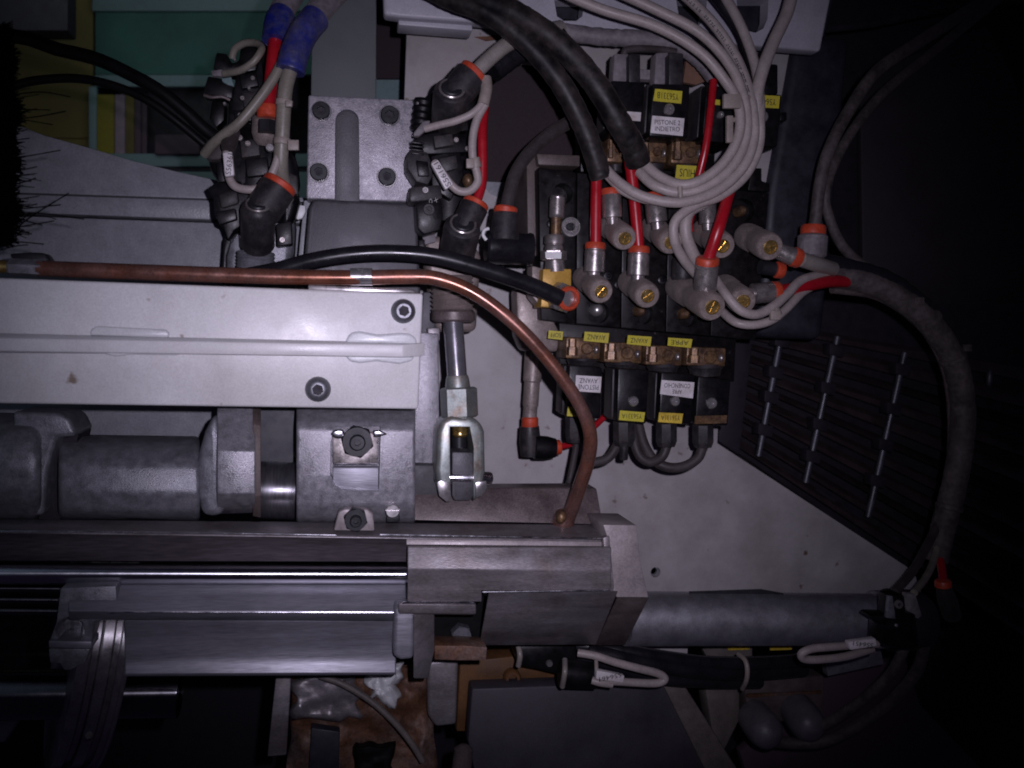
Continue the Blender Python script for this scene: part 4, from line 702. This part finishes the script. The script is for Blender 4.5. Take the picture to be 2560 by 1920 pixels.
vbody('brass valve body between the two black sheaths', 1520, 344, 1560, 404, 640, True); vbody('brass valve body under the labelled upper coil', 1604, 352, 1668, 404, 632, True); vbody('bright topped brass valve body under the upper middle coil', 1680, 350, 1758, 408, 630, True); vbody('small brass valve body under the upper right coil', 1862, 384, 1892, 420, 642, True)
def flag(label, poly, Y, body, m=None, tilt=0):
    o = mk('yellow_tag', G().prism(poly, Y, .6), m or m_yellow, label=label, cat='tag', group='yellow tags along the manifold'); wp = poly[1][0] - poly[0][0]
    if body: lettering(o, body, sum(p[0] for p in poly) / 4, sum(p[1] for p in poly) / 4, Y - .3, wp * .78, (poly[3][1] - poly[0][1]) * .55, 180 + tilt)
flag('yellow tag under the copper pipe reading SOFF upside down', [(1372, 826), (1408, 829), (1406, 850), (1370, 846)], 622, 'SOFF'); flag('yellow tag left of the bold one, thin lettering', [(1462, 829), (1523, 833), (1520, 858), (1459, 852)], 622, 'AVANZ'); flag('yellow tag with the boldest lettering under the manifold', [(1570, 838), (1629, 842), (1626, 866), (1567, 860)], 622, 'AVANZ'); flag('rightmost yellow tag under the manifold reading APRE', [(1671, 844), (1731, 848), (1727, 870), (1669, 864)], 622, 'APRE')
flag('large yellow tag above the manifold behind the beige cables', [(1692, 412), (1762, 416), (1758, 456), (1688, 448)], 628, 'CHIUS')
mk('yellow_tag', G().prism([(1590, 410), (1606, 412), (1604, 446), (1592, 440)], 634, .6), m_yellow, label='narrow yellow tag sliver beside the longer sheath end', cat='tag', group='yellow tags along the manifold')
# cables under lower coils
for lab, pts, r in (('dark cable from the second lower coil sweeping left behind the copper pipe', [(1545, 1110, 632), (1520, 1145, 634), (1480, 1156, 636), (1445, 1150, 640)], 12),
                    ('shorter dark cable loop hanging below the third lower coil', [(1668, 1112, 626), (1655, 1142, 626), (1625, 1155, 626), (1598, 1138, 628), (1584, 1095, 632), (1578, 1050, 640)], 12),
                    ('longer dark cable loop hanging below the rightmost lower coil', [(1757, 1114, 626), (1745, 1145, 626), (1710, 1166, 628), (1670, 1168, 630), (1635, 1150, 634), (1610, 1110, 640), (1596, 1060, 646)], 12.5),
                    ('thin black cable dropping behind the copper pipe to the bed plate', [(1442, 1100, 640), (1436, 1140, 636), (1424, 1200, 632), (1416, 1225, 640)], 8)):
    mk('coil_cable', G().tube(pts, r), m_cabled, label=lab, cat='cable')
# left drop tube with elbow
t = T('drop_fitting', 'dusty drop tube with an orange ringed elbow left of the lower coils', 'fitting', (1330, 1140, 660))
mk('shoulder', G().prism([(1290, 720), (1340, 716), (1400, 830), (1396, 880), (1310, 878), (1294, 840)], 652, 24), m_zamak, t, bevel=3)
mk('drop_tube', G().cyl((1336, 870, 660), (1324, 1048, 660), [(0, 24), (.46, 23), (.48, 20), (.8, 20), (.83, 18), (1, 18)], 16), m_zamak, t); ring(t, (1325, 1042, 660), (1325, 1072, 660), 21)
mk('elbow_down', G().cyl((1324, 1066, 660), (1326, 1140, 660), [(0, 24), (.5, 27), (1, 24)], 20), m_blackd, t); mk('elbow_side', G().cyl((1336, 1118, 656), (1388, 1120, 656), [(0, 30), (.6, 29), (1, 24)], 20), m_black, t); ring(t, (1386, 1119, 656), (1402, 1117, 656), 19)
mk('red_tube', G().tube([(1398, 1117, 656), (1430, 1108, 658), (1470, 1080, 664), (1508, 1045, 668), (1530, 1020, 672)], 8), m_red, label='small red tube passing behind the copper pipe from the drop fitting', cat='tube')
# ================================================================== sheaths, beige cables
t = T('black_sheath', 'shorter left black sheath arching from the top to the manifold', 'sheath', (1500, 440, 600), 'black dusty cable sheaths'); mk('sheath', G().tube([(1020, -60, 620), (1120, -6, 606), (1220, 34, 596), (1320, 112, 592), (1400, 206, 592), (1456, 310, 594), (1486, 390, 598), (1502, 444, 602)], 27, n=24, sub=12, lump=.03), m_sheath, t)
t = T('black_sheath', 'longer right black sheath arching over to the manifold, dust patches', 'sheath', (1595, 410, 600), 'black dusty cable sheaths'); mk('sheath', G().tube([(1060, -90, 615), (1180, -10, 600), (1290, 36, 590), (1400, 112, 584), (1490, 212, 584), (1550, 312, 588), (1582, 366, 594), (1596, 408, 600)], 31, n=24, sub=12, lump=.03), m_sheath, t)
mk('corrugated_conduit', G().tube([(1400, 78, 650), (1500, 92, 646), (1600, 98, 642), (1690, 112, 636), (1750, 150, 632), (1790, 200, 632), (1815, 250, 636), (1822, 300, 644)], 21, n=14, sub=10, lump=.06), m_conduit, label='dusty corrugated grey conduit below the enclosure edge', cat='conduit')
J = (1872, 262, 580)
mk('bundle_cable', G().tube([(1380, -30, 600), (1500, 22, 594), (1640, 66, 588), (1750, 130, 584), (1815, 205, 582), (1846, 262, 578), (1848, 330, 576), (1820, 392, 576), (1770, 440, 578), (1710, 462, 582), (1650, 442, 592), (1606, 404, 602)], 13), m_cable, label='beige cable inner of the bundle, curling into the longer sheath', cat='cable')
mk('bundle_cable', G().tube([(1520, -30, 606), (1640, 24, 598), (1752, 84, 592), (1828, 168, 586), (1862, 258, 580), (1866, 335, 578), (1838, 405, 578), (1780, 458, 580), (1710, 482, 584), (1640, 466, 590), (1598, 430, 602)], 13), m_cable, label='beige cable with long sweep from the enclosure into the longer sheath', cat='cable')
mk('bundle_cable', G().tube([(1680, -40, 612), (1775, 50, 602), (1838, 140, 594), (1872, 225, 586), (1882, 280, 580), (1884, 350, 578), (1856, 420, 578), (1790, 478, 578), (1700, 506, 580), (1610, 492, 586), (1550, 458, 594), (1512, 420, 602)], 13), m_cable, label='printed beige cable dropping steeply and curling to the shorter sheath', cat='cable')
mk('bundle_cable', G().tube([(1800, -30, 616), (1850, 60, 606), (1884, 150, 598), (1898, 230, 588), (1900, 300, 582), (1896, 370, 582), (1862, 440, 582), (1800, 490, 582), (1740, 512, 582), (1690, 550, 582), (1686, 600, 584), (1710, 650, 592), (1745, 690, 604)], 12.5), m_cable, label='beige cable continuing straight down from the tie to the fittings', cat='cable')
mk('bundle_cable', G().tube([(1985, -40, 606), (1968, 30, 600), (1936, 100, 594), (1908, 170, 588), (1892, 240, 584), (1892, 310, 586), (1878, 390, 588), (1830, 455, 590), (1770, 500, 590), (1722, 530, 590), (1714, 580, 590), (1730, 630, 594), (1752, 668, 604)], 16), m_cable, label='thickest beige cable joining the bundle from the upper right', cat='cable')
def cable_print(parent, pts, r, a0, a1, n):
    P = [W(*p[:3]) for p in pts]; g = G(); L_ = len(P) - 1
    def cr(t):
        t = max(0, min(L_ - 1e-5, t)); i = int(t); t -= i; p0 = P[max(i - 1, 0)]; p1 = P[i]; p2 = P[i + 1]; p3 = P[min(i + 2, L_)]
        return .5 * ((2 * p1) + (p2 - p0) * t + (2 * p0 - 5 * p1 + 4 * p2 - p3) * t * t + (3 * p1 - p0 - 3 * p2 + p3) * t ** 3)
    for k in range(n):
        if k % 6 == 5: continue
        t = a0 + (a1 - a0) * k / n; c = cr(t); tg = (cr(t + .02) - cr(t - .02)).normalized(); vw = (CAM - c).normalized(); sd = tg.cross(vw).normalized(); rad = PX(r, *pts[int(t)][:3]); top = (vw - tg * vw.dot(tg)).normalized()
        for q in (-.3, .3):
            o = c + top * (rad * .985) + sd * rad * (.18 + q * .5) + tg * random.uniform(-.0003, .0003); h = sd * .00035; l = tg * random.uniform(.0003, .0009)
            A_ = [o - h - l, o + h - l, o + h + l, o - h + l]; g.loft(A_, [x + top * .00025 for x in A_])
    return mk('printed_marks', g, m_ink, parent)
cable_print(bpy.data.objects['bundle_cable.002'], [(1680, -40, 612), (1775, 50, 602), (1838, 140, 594), (1872, 225, 586), (1882, 280, 580)], 13, .5, 3.2, 40)
mk('dark_cable', G().tube([(1760, -40, 626), (1840, 60, 614), (1876, 140, 606), (1892, 220, 598), (1880, 330, 596), (1850, 400, 604)], 14), m_rubber, label='black cable threaded between the printed beige cables', cat='cable')
mk('bundle_cable', G().tube([(1690, 500, 590), (1620, 500, 592), (1560, 478, 596), (1520, 440, 602)], 11), m_cable, label='short beige cable ending in the shorter sheath mouth', cat='cable')
mk('bundle_cable', G().tube([(1790, 700, 606), (1818, 740, 590), (1850, 775, 586), (1890, 786, 586), (1930, 768, 590), (1965, 738, 598), (2005, 700, 610), (2070, 684, 630)], 12), m_cable, label='beige cable loop swinging under the lower right fitting', cat='cable')
mk('bundle_cable', G().tube([(1806, 780, 612), (1840, 806, 598), (1885, 812, 594), (1930, 800, 594), (1968, 770, 600), (2010, 728, 612), (2070, 698, 632)], 11), m_cable, label='outer beige cable loop below the lower right fitting', cat='cable')
zip_tie((1838, 258, 580), (1902, 238, 586), 10, 'upper zip tie around the beige cable bundle', (1832, 252, 570, 22, 18))
zip_tie((1828, 300, 578), (1905, 296, 582), 6, 'second zip tie around the beige cable bundle', (1826, 322, 572, 8, 34)); zip_tie((1700, 466, 580), (1702, 512, 580), 6, 'zip tie at the bottom of the beige cable loop'); zip_tie((1928, 762, 592), (1942, 790, 592), 14, 'zip tie on the cable loop under the lower right fitting', (1940, 788, 584, 12, 12))
# ================================================================== right hand hoses
t = T('ribbed_hose', 'wide dusty hose bundle curving down the right side', 'hose', (2340, 1380, 660))
mk('hose', G().tube([(2066, 690, 640), (2160, 704, 640), (2250, 745, 640), (2330, 815, 640), (2384, 900, 642), (2406, 1000, 646), (2404, 1100, 650), (2386, 1210, 655), (2360, 1310, 660), (2338, 1400, 662)], 29, n=18, sub=10, lump=.035), m_gcable, t)
mk('inner_hose', G().tube([(2080, 722, 648), (2200, 742, 650), (2300, 812, 652), (2356, 900, 655), (2378, 1000, 660), (2380, 1120, 664), (2364, 1250, 668), (2330, 1380, 670)], 12), m_brown, t)
mk('upper_wrap', G().tube([(2040, 660, 640), (2120, 672, 642), (2220, 705, 642), (2310, 770, 642)], 26, n=14, lump=.05), m_rubber, t)
zip_tie((2318, 796, 640), (2326, 806, 640), 31, 'zip tie at the top bend of the wide hose bundle', (2300, 752, 630, 12, 9), m_gcable); zip_tie((2380, 892, 642), (2384, 902, 642), 31, 'round headed zip tie on the wide hose bundle', (2422, 870, 628, 9, 9), m_gcable); zip_tie((2374, 1262, 656), (2371, 1274, 656), 30.5, 'low zip tie on the wide hose bundle', None, m_gcable)
mk('drooping_cable', G().tube([(2480, -10, 760), (2400, 40, 740), (2290, 110, 700), (2190, 180, 670), (2120, 280, 650), (2070, 380, 640), (2050, 460, 638), (2040, 540, 640), (2034, 575, 640)], 15), m_gcable, label='dusty cable drooping from the top right into the blue grey elbow', cat='cable')
mk('drooping_cable', G().tube([(2500, -10, 790), (2430, 50, 770), (2320, 140, 740), (2200, 240, 700), (2110, 360, 670), (2066, 470, 660), (2072, 540, 660), (2110, 620, 664), (2180, 680, 668), (2240, 720, 672)], 12), m_gcable, label='thin cable drooping behind and curving right into the hose bundle', cat='cable')
mk('drooping_cable', G().tube([(2560, 10, 820), (2440, 12, 800), (2300, 36, 780), (2180, 60, 760), (2070, 72, 750)], 9), m_dark, label='faint dark cable crossing the top right corner', cat='cable')
mk('side_tube', G().tube([(2000, 648, 602), (2040, 660, 612), (2080, 672, 630)], 19), m_grey, label='grey tube leaving the clear side collar', cat='tube')
for lab, pts, r, m in (('dark cable reaching up from the silver cylinder end to the hose bundle', [(2235, 1480, 600), (2280, 1430, 620), (2320, 1360, 650), (2345, 1310, 660)], 11, m_cabled), ('beige cable from the hose bundle to the cylinder end cap', [(2285, 1482, 600), (2318, 1438, 625), (2338, 1390, 650), (2345, 1350, 660)], 9, m_tan), ('short red tube at the cylinder end cap', [(2350, 1400, 650), (2356, 1430, 640), (2358, 1462, 630)], 10, m_red)):
    mk('end_cable' if 'cable' in lab[:12] else 'end_tube', G().tube(pts, r), m, label=lab, cat='cable' if 'cable' in lab[:12] else 'tube')
t = T('end_cap_elbow', 'dark elbow with red orange ring on the silver cylinder end', 'fitting', (2370, 1520, 630)); ring(t, (2358, 1468, 630), (2357, 1450, 630), 20); mk('body', G().cyl((2358, 1468, 630), (2380, 1540, 640), [(0, 18), (.5, 24), (1, 22)]), m_cabled, t)
for lab, pts, r in (('outer dark cable sweeping from the cylinder end to the grey plugs', [(2310, 1615, 600), (2290, 1680, 610), (2230, 1750, 625), (2150, 1810, 640), (2070, 1850, 655), (2000, 1858, 665), (1920, 1852, 672)], 14), ('inner dark cable sweeping from the cylinder end to the grey plugs', [(2260, 1620, 606), (2230, 1680, 615), (2170, 1740, 630), (2100, 1790, 645), (2040, 1822, 660)], 13)):
    mk('end_cable', G().tube(pts, r), m_gcable, label=lab, cat='cable')
# ================================================================== below the slide
t = T('grooved_ring', 'grooved steel ring with a set screw hole at the lower left', 'ring', (240, 1900, 560))
dax = Vector((1, .34, -.17)).normalized(); near = Vector((0, -1, 0)); near = (near - dax * near.dot(dax)).normalized(); RR = .085; A = W(244, 1722, 560) - near * RR
for dx, r0, nm in ((-14, 0, 'flange'), (-6.5, -.004, 'groove'), (-2, 0, 'flange'), (5.5, -.004, 'groove'), (9, 0, 'flange'), (12.5, .002, 'rim')):
    B = A + dax * dx * .001; ln = .0042 if nm == 'groove' else (.002 if nm == 'rim' else .0068); mk(nm, G().lathe(B, B + dax * ln, [(0, RR + r0 - .0006), (.1, RR + r0), (.9, RR + r0), (1, RR + r0 - .0006)], 72), m_ringm, t)
mk('set_screw', G().cyl((222, 1838, 512), (222, 1842, 530), [(0, 9), (1, 9)]), m_bolt, t)
t = T('ring_clamp', 'small steel clamp with an oval hole beside the grooved ring', 'clamp', (180, 1680, 545))
mk('clamp_body', G().prism([(150, 1470), (290, 1464), (296, 1545), (236, 1556), (228, 1612), (122, 1604), (140, 1556)], 556, 30), m_castd, t, bevel=1.5, cut=[(G().face((180, 1570, 560), 34, [(-20, 1), (20, 1)]), 0)])
mk('clamp_lip', G().prism([(121, 1602), (229, 1604), (229, 1622), (121, 1620)], 552, 26), m_alu, t, bevel=.8)
mk('clamp_foot', G().prism([(121, 1622), (226, 1622), (214, 1656), (176, 1676), (160, 1676), (150, 1660), (124, 1658)], 556, 22), m_castd, t, bevel=1)
mk('hole_floor', G().face((180, 1570, 572), 30, [(0, 1), (1, .6)]), m_chromed, t)
for y, lab in ((1472, 'upper'), (1500, 'middle'), (1528, 'lower')):
    mk('guide_rod', G().cyl((-120, y - 2, 580), (172 - (y - 1472) * .3, y, 580), [(0, 11), (1, 11)]), m_shaft, label=lab + ' thin guide rod entering from the left edge below the chrome rod', cat='rod', group='thin guide rods at the left edge')
t = T('threaded_shaft', 'dark polished shaft with fine threads through the grooved ring', 'shaft', (300, 1730, 600))
mk('smooth_shaft', G().cyl((-120, 1738, 600), (205, 1734, 600), [(0, 62), (1, 62)], 48), m_shaft, t)
mk('thread', G().cyl((300, 1734, 598), (450, 1732, 598), [(k / 56, 60 + (.45 if k % 2 else 0)) for k in range(57)], 48), m_shaft, t)
mk('bright_tab', G().prism([(-60, 1766), (34, 1768), (38, 1784), (50, 1796), (12, 1856), (-60, 1866)], 600, 10), m_cover, label='pale blue lit tab at the lower left edge', cat='tab', bevel=1.5)
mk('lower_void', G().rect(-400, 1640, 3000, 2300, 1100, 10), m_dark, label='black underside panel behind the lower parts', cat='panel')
mk('hanging_strip', G().prism([(690, 1688), (728, 1688), (716, 1888), (668, 1892)], 640, 8), m_alud, bevel=1, label='grey hanging strip below the slide bar', cat='strip')
t = T('rusted_bracket', 'rust stained sheet bracket under the slide bar', 'bracket', (900, 1860, 640))
from mathutils import noise as mnoise
def relief(x0, y0, x1, y1, Y, amp, nx, ny, sc_, seed, th=8, edge=.12):      # lumpy cast surface, closed at the back
    g = G(); F = []; Bk = []
    for j in range(ny + 1):
        for i in range(nx + 1):
            u = i / nx; v = j / ny
            wob = mnoise.noise(Vector((u * 3 + seed, v * 3, seed))) * edge
            x = x0 + (x1 - x0) * (u + wob * (1 - abs(2 * u - 1)) * 0 + wob * (u - .5)); y = y0 + (y1 - y0) * (v + wob * (v - .5) * .6)
            d = mnoise.fractal(Vector((x * sc_, y * sc_, seed)), 1.0, 2.0, 5); rim = min(u, 1 - u, v, 1 - v)
            p = W(x, y, Y - amp * d + (max(0, .08 - rim) / .08) * 6); F.append(p); Bk.append(p + Vector((0, th * .001, 0)))
    q = lambda i, j: j * (nx + 1) + i; n = len(F); fs = []
    for j in range(ny):
        for i in range(nx):
            fs.append((q(i, j), q(i + 1, j), q(i + 1, j + 1), q(i, j + 1))); fs.append((n + q(i, j + 1), n + q(i + 1, j + 1), n + q(i + 1, j), n + q(i, j)))
    ring_ = [q(i, 0) for i in range(nx)] + [q(nx, j) for j in range(ny)] + [q(i, ny) for i in range(nx, 0, -1)] + [q(0, j) for j in range(ny, 0, -1)]
    for k in range(len(ring_)): a_, b_ = ring_[k], ring_[(k + 1) % len(ring_)]; fs.append((a_, a_ + n, b_ + n, b_))
    return g.add(F + Bk, fs)
mk('bracket_plate', relief(722, 1676, 1090, 1980, 650, 9, 48, 40, .011, 3.1), m_rust, t, sharp=70)
mk('pale_face', relief(734, 1690, 905, 1800, 641, 4, 26, 18, .02, 8.2, 4, .5), m_alud, t, sharp=70)
mk('white_smear', relief(920, 1664, 1000, 1752, 638, 7, 20, 20, .03, 5.5, 4, 1.1), m_bead, t, sharp=70)
mk('bright_fold', G().prism([(1068, 1664), (1080, 1652), (1146, 1648), (1141, 1812), (1090, 1818), (1070, 1790)], 638, 16), m_alud, t, bevel=5, seg=4)
mk('dark_foot', G().prism([(778, 1820), (850, 1830), (846, 1960), (770, 1960)], 640, 10), m_post, t, bevel=1)
mk('dark_slot', relief(890, 1862, 985, 1975, 640, 3, 14, 14, .02, 2.2, 4, .3), m_blackc, t, sharp=70)
mk('curved_strap', G().tube([(800, 1690, 630), (860, 1712, 626), (930, 1755, 624), (990, 1810, 622), (1030, 1860, 622), (1056, 1902, 624)], 8), m_strip, label='thin curved strap crossing the rusted bracket', cat='strap')
t = T('orange_casting', 'orange brown casting with round boss below the sleeve block', 'casting', (1250, 1720, 680)); mk('casting_body', G().prism([(1150, 1655), (1290, 1640), (1400, 1670), (1400, 1725), (1230, 1722), (1180, 1830), (1140, 1830)], 690, 30), m_orangep, t, bevel=2); mk('boss', G().face((1278, 1690, 690), 22, [(0, 1), (6, 1), (8, .8), (8, .5), (2, .45)]), m_orangep, t)
mk('lower_plate', G().prism([(1180, 1722), (1680, 1704), (1850, 2000), (1200, 2000), (1170, 1850)], 668, 20), m_lower, bevel=2, label='dark slate plate in the lower middle of the picture', cat='plate')
mk('lower_strip', G().prism([(1652, 1702), (1704, 1700), (1880, 1980), (1790, 1980)], 664, 16), m_strip, bevel=2, label='dull beige slanted strip right of the dark slate plate', cat='strip')
mk('round_stopper', G().cyl((1160, 1862, 660), (1150, 1960, 660), [(0, 10), (.1, 24), (1, 26)]), m_brown, label='brown round stopper beside the rusted bracket', cat='stopper')
mk('rusty_arm', G().prism([(1760, 1700), (1850, 1696), (1850, 1800), (1810, 1880), (1780, 1830)], 690, 20), m_strip, bevel=2, label='dirty arm behind the slanted strip', cat='arm')
t = T('lower_valve', 'dim dark valve block with two domed grey plugs at the lower right', 'valve', (1960, 1870, 680))
mk('valve_block', G().prism([(1860, 1700), (2060, 1690), (2062, 1800), (1870, 1810)], 690, 30), m_brown, t, bevel=2)
for x, y in ((1884, 1790), (1990, 1772)): mk('domed_plug', G().cyl((x, y, 690), (x + 46, y + 60, 650), [(0, 42), (.45, 44), (.68, 42), (.84, 35), (.95, 21), (1, .1)], 28), m_plug, t, sharp=80)
mk('block_edge', G().prism([(1868, 1736), (2056, 1728), (2056, 1734), (1868, 1744)], 688, 2), m_rust, t)
mk('floor_panel', G().prism([(2064, 1694), (2262, 1644), (2300, 1762), (2480, 1950), (1880, 1980), (1850, 1880)], 770, 10), m_purple, bevel=1, label='dim plum panel behind the dark cables at the lower right', cat='panel')
for x, lab in ((1820, 'left'), (1925, 'right')): mk('dim_tag', G().prism([(x, 1604), (x + 56, 1602), (x + 54, 1624), (x, 1626)], 684, .6), m_yellowd, label=lab + ' dim yellow tag under the silver cylinder', cat='tag')
mk('white_ledge', G().prism([(1540, 1608), (1720, 1606), (1718, 1640), (1600, 1640)], 690, 8), m_panel, label='pale ledge glimpsed under the silver cylinder', cat='ledge')
mk('white_ledge', G().prism([(1750, 1610), (1880, 1606), (1880, 1640), (1770, 1648)], 690, 8), m_strip, label='dim ledge right of the pale ledge under the silver cylinder', cat='ledge')
mk('lower_bracket_plate', G().prism([(2060, 1640), (2200, 1620), (2210, 1660), (2070, 1690)], 690, 8), m_castd, label='dim plate below the looped sensor cable', cat='plate')
t = T('lower_hose_bundle', 'bundle of glossy black hoses under the silver cylinder', 'hose', (1700, 1680, 640))
for pts, r in (([(1440, 1612, 640), (1540, 1624, 632), (1640, 1640, 630), (1760, 1656, 634), (1880, 1658, 640), (2000, 1650, 650), (2120, 1630, 660)], 17), ([(1470, 1625, 632), (1560, 1645, 628), (1660, 1665, 628), (1780, 1680, 634), (1900, 1680, 645), (2010, 1672, 655)], 19), ([(1440, 1640, 640), (1540, 1668, 638), (1640, 1694, 640), (1760, 1704, 645), (1900, 1704, 655)], 16)): mk('hose', G().tube(pts, r), m_rubber, t)
mk('zip_tie', G().tube([(1846, 1636, 624), (1862, 1650, 614), (1868, 1672, 610), (1866, 1700, 612), (1856, 1722, 622)], 6, n=8), m_tie, label='curved zip tie round the lower hose bundle', cat='zip tie')
t = T('lower_sensor', 'black clamp sensor under the sleeve block with numbered beige loop', 'sensor', (1400, 1710, 625))
mk('sensor_body', G().prism([(1290, 1614), (1440, 1610), (1448, 1660), (1408, 1690), (1350, 1676), (1298, 1666)], 632, 30), m_black, t, bevel=3)
mk('clamp', G().cyl((1402, 1682, 620), (1488, 1690, 620), [(0, 34), (.2, 36), (1, 32)], 20), m_black, t)
mk('clear_band', G().tube([(1296, 1616, 628), (1300, 1640, 624), (1296, 1664, 628)], 7), m_grey, t); mk('clear_band', G().tube([(1412, 1650, 616), (1412, 1680, 604), (1406, 1716, 612)], 7), m_grey, t)
mk('clamp_screw', G().face((1373, 1658, 630), 9, [(0, 1), (2, .8), (2, .3)]), m_nickelb, t)
mk('cable_loop', G().tube([(1444, 1632, 606), (1490, 1640, 602), (1540, 1656, 600), (1600, 1672, 600), (1646, 1684, 602), (1662, 1698, 602), (1640, 1708, 602), (1580, 1706, 602), (1520, 1702, 602)], 10), m_cable, t)
s = mk('number_sleeve', G().prism([(1492, 1676), (1562, 1690), (1558, 1708), (1490, 1698)], 596, 6), m_wlabel, t, bevel=.8); lettering(s, 'S56461', 1526, 1693, 595.6, 58, 11, 170)
mk('number_sleeve_end', G().tube([(1480, 1700, 604), (1500, 1706, 602), (1530, 1710, 602)], 10), m_cable, t)
mk('cable_tie', G().cyl((1490, 1640, 602), (1492, 1700, 602), [(0, 5), (1, 5)], 8), m_tie, t)
